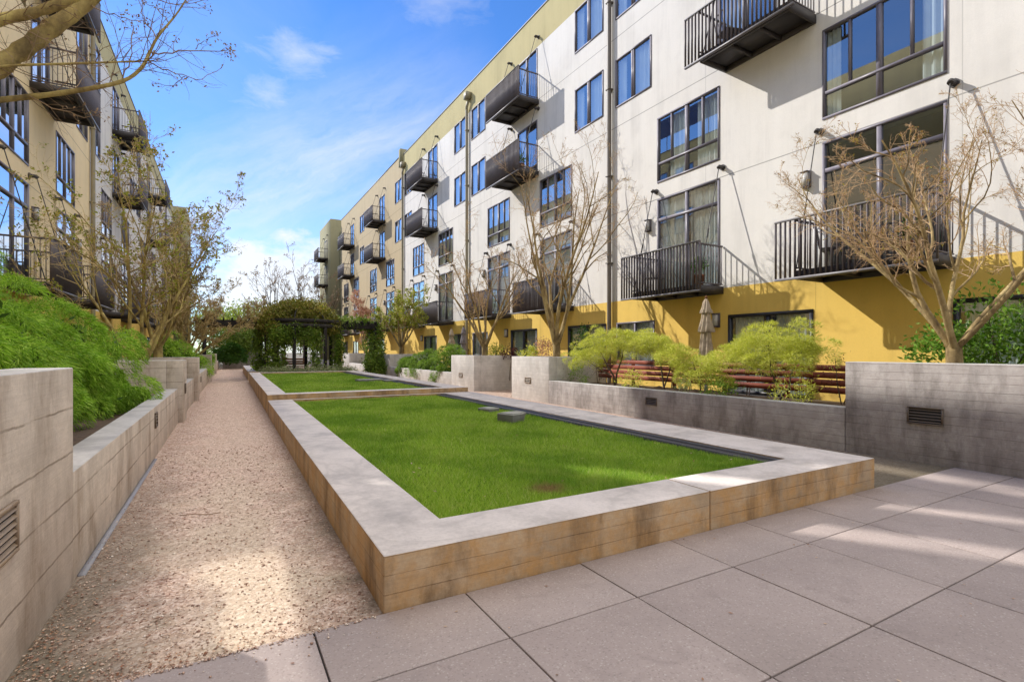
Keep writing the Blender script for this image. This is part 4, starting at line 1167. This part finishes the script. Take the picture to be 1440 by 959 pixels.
# background trees
def crown_tree(name, label, loc, H, rad, m, ncl, per, leaf, trunk_r, group=None, bark='bark_dark', zc=.62):
    reseed(label)
    r = empty(name, loc, label, 'tree', group)
    nst = 6; az = np.arange(nst)*2*np.pi/nst + RNG.random()*6
    q = MB(); q.tube(A_([(0, 0, -.2), (.05, 0, H*.25), (.0, .05, H*.5)]), A_([trunk_r*1.3, trunk_r, trunk_r*.7]), 10)
    S = np.tile([[0, 0, H*.28]], (nst, 1)); D = np.stack([np.cos(az)*.8, np.sin(az)*.8, np.ones(nst)], 1)
    P0 = polylines(S, D, np.full(nst, H*.6), 7, .25, .1); R0 = np.full((nst, 1), trunk_r*.5)*np.linspace(1, .15, 7)[None]
    P1, R1, _ = spawn(P0, R0, np.full(nst, H*.6), 5, .3, .5, 40, 5, .3, .1)
    a, b = tubes(P0, R0, 6); q.add(a, b); a, b = tubes(P1, R1, 4); q.add(a, b)
    q.build('trunk', M[bark], r, smooth=True)
    P, d = tuft_points(rad, ncl, .3, -.8, .75); P = P + A_([0, 0, H*zc])
    sz = rad[0]*.26
    cen = P[:, None] + RNG.normal(size=(len(P), per, 3))*sz*A_([1, 1, .6])
    dirs = unit(RNG.normal(size=cen.shape))
    leaves_obj('crown', [leaf_quads(cen.reshape(-1, 3), dirs.reshape(-1, 3), leaf*(.6+.8*RNG.random(cen.shape[0]*per)), leaf*.5)], m, r)
    return r
BG = 'green trees closing the far end of the courtyard'
for px_, t_, H_, rx, lb_ in ((300, 72, 8.0, 3.2, 'pale green background tree far left behind the brown crowns'), (335, 66, 7.4, 2.8, 'bright yellow green tree above the left pergola beam'),
                            (365, 74, 8.0, 3.0, 'tall pale green tree just left of the pergola dome'), (400, 78, 6.0, 3.0, 'pale tree seen under the pergola dome'),
                            (440, 76, 5.0, 2.8, 'pale tree between the pergola posts'), (475, 72, 5.2, 2.6, 'pale tree right of the pergola posts')):
    p = at(px_, 493, t_)
    crown_tree('background_tree', lb_, (p[0], p[1], 0), H_, (rx, rx, H_*.38), M['back_green'], 110, 26, .34, .14, BG)
for px_, t_, H_, rx, lb_ in ((336, 49, 3.8, 1.3, 'dark green hedge tree between the path end and the pergola'), (318, 58, 4.2, 2.0, 'dark green tree behind the end wall of the path'), (346, 54, 4.4, 1.4, 'dark green tree close to the left flank of the pergola')):
    p = at(px_, 493, t_)
    crown_tree('hedge_tree', lb_, (p[0], p[1], 0), H_, (rx, rx, H_*.46), M['ivy'], 130, 30, .22, .12, 'dark trees behind the path end', zc=.5)
for px_, t_, H_, lb_ in ((350, 62, 8.0, 'low bare tree left of the other tall bare trees'), (386, 60, 11.0, 'tall bare tree above the left half of the pergola dome'), (428, 62, 12.2, 'tallest bare tree, straight above the pergola dome'), (452, 58, 9.5, 'bare tree beside the far end of the right building')):
    p = at(px_, 493, t_)
    vase_tree('tall_bare_tree', lb_, (p[0], p[1], 0), H_*.85, .26, 5, M['bark_dark'], M['twig_dark'], M['seed'], 350, (.18, .10), .11, 2.2, (4, 4, 4, 0), (0, 0), 'tall bare trees behind the pergola', .2, tw=.018, trunk_r=.16)

# ------------------------------------------------------------------ pergola with climbers
PC = (4.05, 32.0)
pg = empty('pergola', (*PC, .1), 'round dark timber pergola with long side beams under climbing vines', 'pergola')
RP = 2.15
for k in range(8):
    a = 2*math.pi*(k+.5)/8 + .12
    m_ = MB(); x, y = RP*math.cos(a), RP*math.sin(a)
    m_.box(x-.085, x+.085, y-.085, y+.085, -.1, 2.75); m_.box(x-.12, x+.12, y-.12, y+.12, -.1, .12)
    bevel(m_.build('post', M['black_timber'], pg), .01)
    m_ = MB(); pts = [(RP*math.cos(a)*math.cos(u), RP*math.sin(a)*math.cos(u), 2.95+1.05*math.sin(u)) for u in np.linspace(0, math.pi/2-.08, 10)]
    m_.tube(pts, .04, 6); m_.build('rib', M['black_timber'], pg)
m_ = MB()
for z in (2.75, 3.02):
    vs, fs = [], []
    for i in range(32):
        a = 2*math.pi*i/32
        for rr, zz in ((RP-.08, z), (RP+.08, z), (RP+.08, z+.2), (RP-.08, z+.2)): vs.append((rr*math.cos(a), rr*math.sin(a), zz))
    for i in range(32):
        for j in range(4): fs.append([i*4+j, ((i+1) % 32)*4+j, ((i+1) % 32)*4+(j+1) % 4, i*4+(j+1) % 4])
    m_.add(vs, fs)
m_.build('ring_beam', M['black_timber'], pg)
m_ = MB(); m_.lathe([(.001, 3.9), (.1, 3.92), (.12, 4.0), (.05, 4.1), (.09, 4.2), (.03, 4.32), (.012, 4.6), (.001, 4.75)], 10); m_.build('finial', M['black_timber'], pg)
for x0, x1 in ((-4.95, -1.9), (1.9, 4.3)):
    for yy in (-.55, .55):
        m_ = MB(); m_.box(x0, x1, yy-.09, yy+.09, 2.78, 3.12); bevel(m_.build('beam', M['black_timber'], pg), .01)
    m_ = MB()
    for x in np.arange(x0+.2, x1, .42): m_.box(x-.035, x+.035, -.85, .85, 3.122, 3.24)
    m_.build('slats', M['black_timber'], pg)
    xe = x0+.15 if x0 < 0 else x1-.12
    for yy in (-.55, .55):
        m_ = MB(); m_.box(xe-.08, xe+.08, yy-.08, yy+.08, -.1, 2.778); m_.build('post', M['black_timber'], pg)

def vine_blob(name, label, loc, blobs, per, leaf, m, group='climbing vines on the pergola'):
    reseed(label)
    r = empty(name, loc, label, 'vine', group); parts = []; q = MB()
    for off, rad, nt, low in blobs:
        P, d = tuft_points(rad, nt, .22, low, .3); P = P + A_(off)
        cen = P[:, None] + RNG.normal(size=(len(P), per, 3))*.13
        dirs = unit(d[:, None]*.4 + RNG.normal(size=cen.shape)*.7 + A_([0, 0, -.5]))
        parts.append(leaf_quads(cen.reshape(-1, 3), dirs.reshape(-1, 3), leaf*(.6+.8*RNG.random(cen.shape[0]*per)), leaf*.6))
        q.tube(A_([(off[0], off[1], max(-.1, off[2]-rad[2])), (off[0]+.06, off[1]+.05, off[2]), (off[0], off[1], off[2]+rad[2]*.6)]), .03, 5)
    leaves_obj('leaves', parts, m, r); q.build('stem', M['bark_dark'], r)
    return r
vine_blob('climbing_vine', 'brown green vine blanket covering the pergola dome', (*PC, .1), [((0, 0, 2.80), (2.22, 2.22, 1.52), 1050, -.16)], 26, .13, M['vine'])
vine_blob('climbing_vine', 'thick column of ivy on the left pergola posts down to the ground', (PC[0], PC[1], .1),
          [((-2.0, .2, 1.4), (.42, .6, 1.7), 120, -.9), ((-1.4, -1.5, 1.2), (.32, .32, 1.75), 110, -.9), ((-1.0, -1.7, 2.4), (.7, .4, .55), 60, -.9)], 26, .13, M['ivy'])
vine_blob('climbing_vine', 'ivy column on the middle pergola post', (PC[0], PC[1], .1), [((.55, -2.05, 1.4), (.2, .2, 1.5), 60, -.9), ((-.4, -2.1, 2.45), (.9, .25, .4), 60, -.9)], 24, .12, M['ivy'])
vine_blob('climbing_vine', 'ivy column on the right pergola post beside the right beam', (PC[0], PC[1], .1), [((1.95, -.75, 1.35), (.26, .26, 1.5), 80, -.9), ((3.0, 0, 3.15), (1.2, .7, .28), 110, -.9)], 24, .12, M['ivy'])
vine_blob('climbing_vine', 'dark ivy pillar at the right end of the pergola beam, beside the leafing tree', (PC[0], PC[1], .1), [((4.25, -.3, 1.5), (.45, .6, 1.75), 140, -.9), ((4.0, -1.4, .7), (.5, .7, .7), 80, -.9)], 26, .13, M['ivy'])

# low plants, rock, bench and table by the pergola
P = np.stack([RNG.uniform(1.9, 6.6, 420), RNG.uniform(28.9, 29.8, 420), RNG.uniform(.1, .62, 420)**1.0], 1)
cen = (P[:, None] + RNG.normal(size=(420, 14, 3))*.09).reshape(-1, 3)
tag(leaves_obj('ground_cover', [leaf_quads(cen, unit(RNG.normal(size=cen.shape)+A_([0, 0, .7])), .12, .04)], M['cover']), kind='stuff')
rk = MB(); rk.lathe([(.001, -.05), (.32, 0), (.36, .15), (.26, .36), (.08, .46), (.001, .47)], 9, wob=lambda a, k: 1+.18*math.sin(3*a+k)+.1*math.sin(5*a+2*k))
rk.build('rock', mat_plain('pale_rock', (.48, .43, .34), .9, .25, 4, .4), loc=(4.35, 29.6, .08))
tag(bpy.data.objects['rock'], 'pale rounded rock among low plants in front of the pergola', 'rock')
bn = empty('garden_bench', (4.25, 36.0, .1), 'brown wooden bench seen through the pergola', 'bench')
m_ = MB()
for k in range(4): m_.box(-.75, .75, -.22+.12*k, -.13+.12*k, .42, .46)
m_.build('seat', M['brown_wood'], bn)
m_ = MB()
for k in range(3): m_.box(-.75, .75, .26, .29, .56+.15*k, .67+.15*k)
m_.build('backrest', M['brown_wood'], bn)
for x in (-.68, .68):
    for yy, hh in ((-.2, .42), (.31, 1.0)):
        m_ = MB(); m_.box(x-.035, x+.035, yy-.015, yy+.045, -.1, hh); m_.build('leg', M['brown_wood'], bn)
tb = empty('patio_table', (3.35, 37.2, .1), 'white round table left of the brown bench under the pergola', 'table')
m_ = MB(); m_.lathe([(.001, .72), (.6, .72), (.62, .75), (.6, .78), (.001, .78)], 20); m_.build('tabletop', M['white_paint'], tb)
m_ = MB(); m_.tube([(0, 0, 0), (0, 0, .72)], .04, 8); m_.lathe([(.001, 0), (.3, 0), (.3, .03), (.001, .05)], 14); m_.build('base', M['white_paint'], tb)

# closed parasols
def parasol(loc, h, m, label):
    r = empty('closed_parasol', loc, label, 'parasol', 'closed parasols on the right hand patios')
    q = MB(); q.tube([(0, 0, .02), (0, 0, h-.04)], .022, 8); q.build('pole', M['brown_wood'], r)
    q = MB(); q.lathe([(.001, 0), (.24, 0), (.24, .06), (.05, .09), (.04, .3), (.03, .3)], 16); q.build('base', M['steel'], r)
    q = MB(); q.lathe([(.001, h-.06), (.03, h-.05), (.035, h-.01), (.001, h+.03)], 10); q.build('finial', M['brown_wood'], r)
    w = lambda a, k: 1 + (.20*math.sin(8*a+.4*k) + .08*math.sin(3*a+k))
    q = MB()
    q.lathe([(.025, h-.06), (.07, h-.16), (.10, h-.30), (.145, h-.42), (.135, h-.44)], 40, wob=w)
    q.lathe([(.085, h-.40), (.10, h-.55), (.14, h-.72), (.185, h-.90), (.17, h-.93)], 40, wob=w)
    q.lathe([(.11, h-.88), (.12, h-1.1), (.15, h-1.35), (.17, h-1.6), (.14, h-1.72), (.05, h-1.74)], 40, wob=w)
    q.build('canopy', m, r, smooth=True)
parasol((10.95, 9.05, .42), 2.56, M['canvas'], 'closed beige parasol in three tiers between the lime shrubs and the yellow wall')
parasol((11.0, 26.0, .42), 2.4, M['canvas'], 'closed grey beige parasol far off under the balconies, left of its darker neighbour')
parasol((11.0, 24.4, .42), 2.45, M['canvas_grey'], 'closed purplish grey parasol far off under the balconies')

# small patio chairs seen between the fence slats
def chair(loc, rz, label):
    r = empty('patio_chair', loc, label, 'chair', 'dark metal patio chairs behind the slat fence', rz)
    for x in (-.22, .22):
        for y in (-.2, .2):
            q = MB(); q.tube([(x*1.1, y*1.15, 0), (x, y, .43)], .014, 6); q.build('leg', M['steel'], r)
    q = MB(); q.box(-.24, .24, -.23, .23, .431, .455); bevel(q.build('seat', M['steel'], r), .008)
    q = MB()
    for x in (-.22, .22): q.tube([(x, .22, .44), (x, .30, .9)], .014, 6)
    q.tube([(-.22, .30, .9), (.22, .30, .9)], .014, 6)
    for x in np.linspace(-.15, .15, 5): q.tube([(x, .225, .46), (x, .298, .89)], .007, 5)
    q.build('backrest', M['steel'], r)
chair((11.0, 7.6, .42), .5, 'dark metal patio chair behind the slat fence, near the parasol')
chair((11.2, 10.1, .42), 2.2, 'dark metal patio chair behind the slat fence, at its left end')

def pot(loc, m, label):
    r = empty('potted_plant', loc, label, 'potted plant', 'potted plants on the right hand balconies')
    q = MB(); q.lathe([(.001, 0), (.11, 0), (.15, .26), (.165, .26), (.165, .30), (.13, .30), (.12, .24), (.001, .24)], 16); q.build('pot', M['terracotta'], r, smooth=True)
    reseed(label); P, d = tuft_points((.2, .2, .28), 26, .2, -.5, .6); P = P + A_([0, 0, .5])
    cen = (P[:, None] + RNG.normal(size=(len(P), 9, 3))*.04).reshape(-1, 3)
    leaves_obj('foliage', [leaf_quads(cen, unit(RNG.normal(size=cen.shape)+A_([0, 0, .5])), .11, .035)], m, r)
pot((11.5, 9.75, 3.365), M['laurel'], 'potted green plant on the balcony above the closed beige parasol')
pot((11.5, 4.75, 3.365), M['box_leaf'], 'potted dark plant at the right end of the balcony behind the large bare tree')
pot((11.5, 19.4, 9.485), M['laurel'], 'potted green plant on the lower of the two stacked mid facade balconies')
chair((11.65, 8.9, 9.485), 1.2, 'dark metal chair on the high balcony at the top right')
chair((11.7, 6.3, 3.365), .4, 'dark metal chair on the balcony behind the large bare tree')
chair((11.7, 11.6, 3.365), 2.0, 'dark metal chair on the balcony above the closed beige parasol')
m_ = MB(); m_.box(11.75, 11.79, 6.45, 6.75, 3.37, 4.35); m_.box(11.8, 11.85, 6.42, 6.46, 3.37, 4.42); m_.box(11.8, 11.85, 6.74, 6.78, 3.37, 4.42)
bevel(tag(m_.build('white_board', M['white_paint']), 'white board leaning at the left end of the balcony behind the large bare tree', 'board'), .006)

# litter on the path, fallen twig
n = 7000
v = RNG.random(n)**2.3
Y = 3.06 + 24*v
e = RNG.beta(.6, 2.4, n)
xl = -.93 + .018*Y; xr = .79 + .015*Y
X = xl + (xr-xl)*e
C = np.stack([X, Y, np.full(n, .006)+RNG.random(n)*.006], 1)
d = RNG.random(n)*2*np.pi
D = unit(np.stack([np.cos(d), np.sin(d), RNG.normal(0, .25, n)], 1))
sz = (.007+.015*RNG.random(n)**2)*(1+.9*v)
tag(leaves_obj('leaf_litter', [leaf_quads(C, D, sz, sz*.7, np.tile([[0, 0, 1.]], (n, 1)))], M['litter']), kind='stuff')
n = 60
C = np.stack([RNG.uniform(.3, 8, n), 3.0-RNG.random(n)**1.5*2.2, np.full(n, .017)], 1); d = RNG.random(n)*2*np.pi
tag(leaves_obj('leaf_litter', [leaf_quads(C, np.stack([np.cos(d), np.sin(d), .08*np.ones(n)], 1), .012+.02*RNG.random(n), .012, np.tile([[0, 0, 1.]], (n, 1)))], M['litter']), kind='stuff')
m_ = MB(); m_.tube(smooth_pts([(-.33, 5.78, .012), (-.22, 5.76, .014), (-.12, 5.70, .012), (.0, 5.70, .012)], None, 12), .004, 5)
tag(m_.build('fallen_twig', M['twig_dark']), 'thin dark twig lying across the gravel path', 'twig')

# loose stones lying on the gravel near the paving
reseed('pebbles')
n = 3800
Y = 3.0 + 6.5*RNG.random(n)**2.0; X = leftx(Y) + (plx(Y)-leftx(Y))*(.02+.96*RNG.random(n))
k = RNG.random(n) < .03; Y[k] = 3.03 - .25*RNG.random(k.sum())**2
r_ = (.004 + .007*RNG.random(n)**2.5)*(1+.10*(Y-3))
o6 = A_([(1, 0, 0), (0, 1, 0), (-1, 0, 0), (0, -1, 0), (0, 0, .7), (0, 0, -.4)], dtype=float)
V = o6[None]*r_[:, None, None]*(.7+.6*RNG.random((n, 6, 1)))
a_ = RNG.random(n)*6.28; ca, sa = np.cos(a_)[:, None], np.sin(a_)[:, None]
V = np.stack([V[..., 0]*ca - V[..., 1]*sa, V[..., 0]*sa + V[..., 1]*ca, V[..., 2]], -1)
V += np.stack([X, Y, np.where(Y < 3.03, .016, .003)], 1)[:, None]
F = A_([(0, 1, 4), (1, 2, 4), (2, 3, 4), (3, 0, 4), (1, 0, 5), (2, 1, 5), (3, 2, 5), (0, 3, 5)])
F = (F[None] + np.arange(n)[:, None, None]*6).reshape(-1, 3)
m_p, N_, b_ = material('pebbles')
setc(N_, b_, N_.ramp(N_('ShaderNodeNewGeometry').outputs['Random Per Island'], [(0, (.26, .15, .11)), (.3, (.46, .31, .24)), (.7, (.60, .45, .36)), (1, (.85, .76, .66))]), .9, spec=.2)
tag(link('loose_pebbles', raw_mesh('loose_pebbles', V.reshape(-1, 3), [F], m_p)), kind='stuff')
# dry leaves blown onto the lawn
n = 70
C = np.stack([RNG.uniform(1.6, 5.6, n), 3.6 + 9*RNG.random(n)**1.5, np.full(n, .325)], 1); d = RNG.random(n)*6.28
tag(leaves_obj('leaf_litter', [leaf_quads(C, np.stack([np.cos(d), np.sin(d), .2*np.ones(n)], 1), .025+.03*RNG.random(n), .02, np.tile([[0, 0, 1.]], (n, 1)))], M['litter']), kind='stuff')

# ------------------------------------------------------------------ light, sky, camera
SUN = Vector((-1, 1.55, 1.35)).normalized()
ELEV = math.asin(SUN.z); AZ = math.atan2(1, 1.55)      # measured from +Y towards -X
sd = bpy.data.lights.new('sun', 'SUN'); sd.energy = 5.2; sd.angle = R(.5); sd.color = (1, .945, .86)
so = bpy.data.objects.new('sun', sd); COL.objects.link(so); so.rotation_euler = SUN.to_track_quat('Z', 'Y').to_euler()

w = bpy.data.worlds.new('World'); sc.world = w; w.use_nodes = True
nt_ = w.node_tree
for nn in list(nt_.nodes): nt_.nodes.remove(nn)
N = NT(nt_)
sky = N('ShaderNodeTexSky', sky_type='NISHITA', sun_disc=False, sun_elevation=ELEV, sun_rotation=-AZ, altitude=100, air_density=1.0, dust_density=.0, ozone_density=2.0)
g = N('ShaderNodeTexCoord').outputs['Generated']
sp = N('ShaderNodeSeparateXYZ', {0: g}); gz = sp.outputs[2]
# project directions on a cloud layer overhead
den = N.math('MAXIMUM', N.math('ADD', gz, .06), .03)
cx = N.math('DIVIDE', sp.outputs[0], den); cy = N.math('DIVIDE', sp.outputs[1], den)
uv = N('ShaderNodeCombineXYZ', {0: cx, 1: cy, 2: 0.0}).outputs[0]
cir = N.noise(N.scaled(N('ShaderNodeVectorRotate', {'Vector': uv, 'Angle': R(25)}, rotation_type='Z_AXIS').outputs[0], (.55, .16, 1)), 1.0, 8, .62, .6)
cir = N.ramp(cir, [(.47, 0.0), (.72, .75)])
puff = N.noise(uv, .95, 7, .55, .3)
puff = N.ramp(puff, [(.56, 0.0), (.66, .9)])
cum = N.noise(N.scaled(g, (1, 1, 2.2)), 5.5, 7, .58)
low = N('ShaderNodeMapRange', {0: gz, 1: .02, 2: .26, 3: .10, 4: -.20}).outputs[0]
cum = N.ramp(N.math('ADD', cum, low), [(.55, 0.0), (.68, .95)])
# broken cloud added behind the camera, unseen, to fill the shade
back = N('ShaderNodeMapRange', {0: sp.outputs[1], 1: .15, 2: -.35, 3: 0.0, 4: 1.0}).outputs[0]
bk = N.math('MULTIPLY', N.ramp(N.noise(g, 2.6, 6, .55), [(.32, 0.0), (.5, .95)]), back)
def dirv(px, py): return Vector(at(px, py, 1)) - Vector((0, 0, CAM_H))
def vdot(v): return N('ShaderNodeVectorMath', {0: g, 1: tuple(v)}, operation='DOT_PRODUCT').outputs['Value']
d1, d2 = dirv(285, 305).normalized(), dirv(640, 150).normalized()
nrm = d1.cross(d2).normalized(); mid = (d1+d2).normalized(); axis_ = (d2-d1).normalized()
wn = N.noise(g, 4.0, 6, .6)
across = N.math('ADD', vdot(nrm), N.math('MULTIPLY', N.math('SUBTRACT', wn, .5), .10))
along_ = vdot(axis_)
fib = N.noise(N('ShaderNodeCombineXYZ', {0: N.math('MULTIPLY', across, 26), 1: N.math('MULTIPLY', along_, 4.5), 2: N.math('MULTIPLY', wn, 1.5)}), 1.0, 7, .6)
band = N.ramp(N.math('ABSOLUTE', across), [(0, 1.0), (.03, .75), (.11, .22), (.2, 0.0)])
ext = N.ramp(N.math('ABSOLUTE', N.math('ADD', along_, .08)), [(0, 1), (.16, .9), (.42, 0.0)])
front = N.math('GREATER_THAN', vdot(mid), .3)
streak_ = N.math('MULTIPLY', N.math('MULTIPLY', N.math('MULTIPLY', band, ext), front), N.ramp(fib, [(.25, .2), (.7, 1.0)]))
cl = N.math('MAXIMUM', N.math('MAXIMUM', cum, bk), N.math('MULTIPLY', cir, .22), clamp=True)
cl = N.math('MAXIMUM', cl, N.math('MULTIPLY', streak_, .75))
for px_, py_, sz_, k_ in ((416, 78, .085, .50), (378, 134, .075, .42), (610, -10, .10, .3), (470, 345, .16, .3)):
    dd_ = N('ShaderNodeVectorMath', {0: N('ShaderNodeVectorMath', {0: g, 1: tuple(dirv(px_, py_).normalized())}, operation='SUBTRACT').outputs[0], 1: (1, 1, 1.7)}, operation='MULTIPLY').outputs[0]
    ln = N('ShaderNodeVectorMath', {0: dd_}, operation='LENGTH').outputs['Value']
    pn = N.noise(N.scaled(g, (1, 1, 2.4)), 17, 7, .66, .4)
    pm = N.math('SUBTRACT', N.math('MULTIPLY', pn, 1.7), N.math('DIVIDE', ln, sz_))
    cl = N.math('MAXIMUM', cl, N.math('MULTIPLY', N.ramp(pm, [(.0, 0.0), (1.0, 1.0)]), k_))
# cumulus bank low over the far end of the courtyard
dl = N('ShaderNodeVectorMath', {0: N('ShaderNodeVectorMath', {0: g, 1: tuple(dirv(425, 425).normalized())}, operation='SUBTRACT').outputs[0], 1: (1, 1, 1.5)}, operation='MULTIPLY').outputs[0]
bn_ = N.math('SUBTRACT', N.math('MULTIPLY', N.noise(N.scaled(g, (1, 1, 1.6)), 9, 7, .6), 1.5), N.math('DIVIDE', N('ShaderNodeVectorMath', {0: dl}, operation='LENGTH').outputs['Value'], .27))
cl = N.math('MAXIMUM', cl, N.math('MULTIPLY', N.ramp(bn_, [(.0, 0.0), (.32, 1.0)]), .9), clamp=True)
hs = N('ShaderNodeHueSaturation', {'Hue': .512, 'Saturation': 1.30, 'Value': 1.50, 'Color': sky.outputs[0]})
hz = N('ShaderNodeMapRange', {0: gz, 1: .0, 2: .45, 3: 1.0, 4: 0.0}).outputs[0]
skyc = N.mix(hz, hs.outputs[0], (.60, .76, 1.0), 'MULTIPLY')
SKYK = .15
cloudc = N.mix(N.noise(g, 7, 4), (6.2, 6.4, 6.7), (7.4, 7.4, 7.4))
col = N.mix(cl, skyc, cloudc)
# unseen bright sheet added high overhead, above the frame, as fill light
overhead_fill = N('ShaderNodeMapRange', {0: gz, 1: .66, 2: .84, 3: 0.0, 4: 1.0}, interpolation_type='SMOOTHSTEP').outputs[0]
side = N('ShaderNodeMapRange', {0: sp.outputs[0], 1: -.22, 2: .16, 3: 0.08, 4: 1.0}, interpolation_type='SMOOTHSTEP').outputs[0]  # fill leans right, lighting floor and left facade, sparing the right one
col = N.mix(N.math('MULTIPLY', N.math('MULTIPLY', overhead_fill, .95), side), col, (21.0, 19.8, 18.4))
bg = N('ShaderNodeBackground', {0: col, 1: SKYK})
out = N('ShaderNodeOutputWorld', {0: bg.outputs[0]})

cam = bpy.data.cameras.new('camera'); cam.lens = 18.0; cam.sensor_width = 36; cam.sensor_fit = 'HORIZONTAL'
cam.shift_y = 13.5/1440; cam.clip_end = 2000; cam.clip_start = .05
co = bpy.data.objects.new('camera', cam); COL.objects.link(co)
co.location = (0, 0, CAM_H); co.rotation_euler = (R(90), 0, -R(29.66))
sc.camera = co
sc.view_settings.view_transform = 'Standard'; sc.view_settings.look = 'None'; sc.view_settings.exposure = 0; sc.view_settings.gamma = 1
sc.render.engine = 'CYCLES'
sc.cycles.use_denoising = True
sc.cycles.max_bounces = 8; sc.cycles.diffuse_bounces = 4; sc.cycles.glossy_bounces = 3; sc.cycles.transparent_max_bounces = 12; sc.cycles.transmission_bounces = 3
sc.cycles.caustics_reflective = False; sc.cycles.caustics_refractive = False
sc.cycles.sample_clamp_indirect = 6
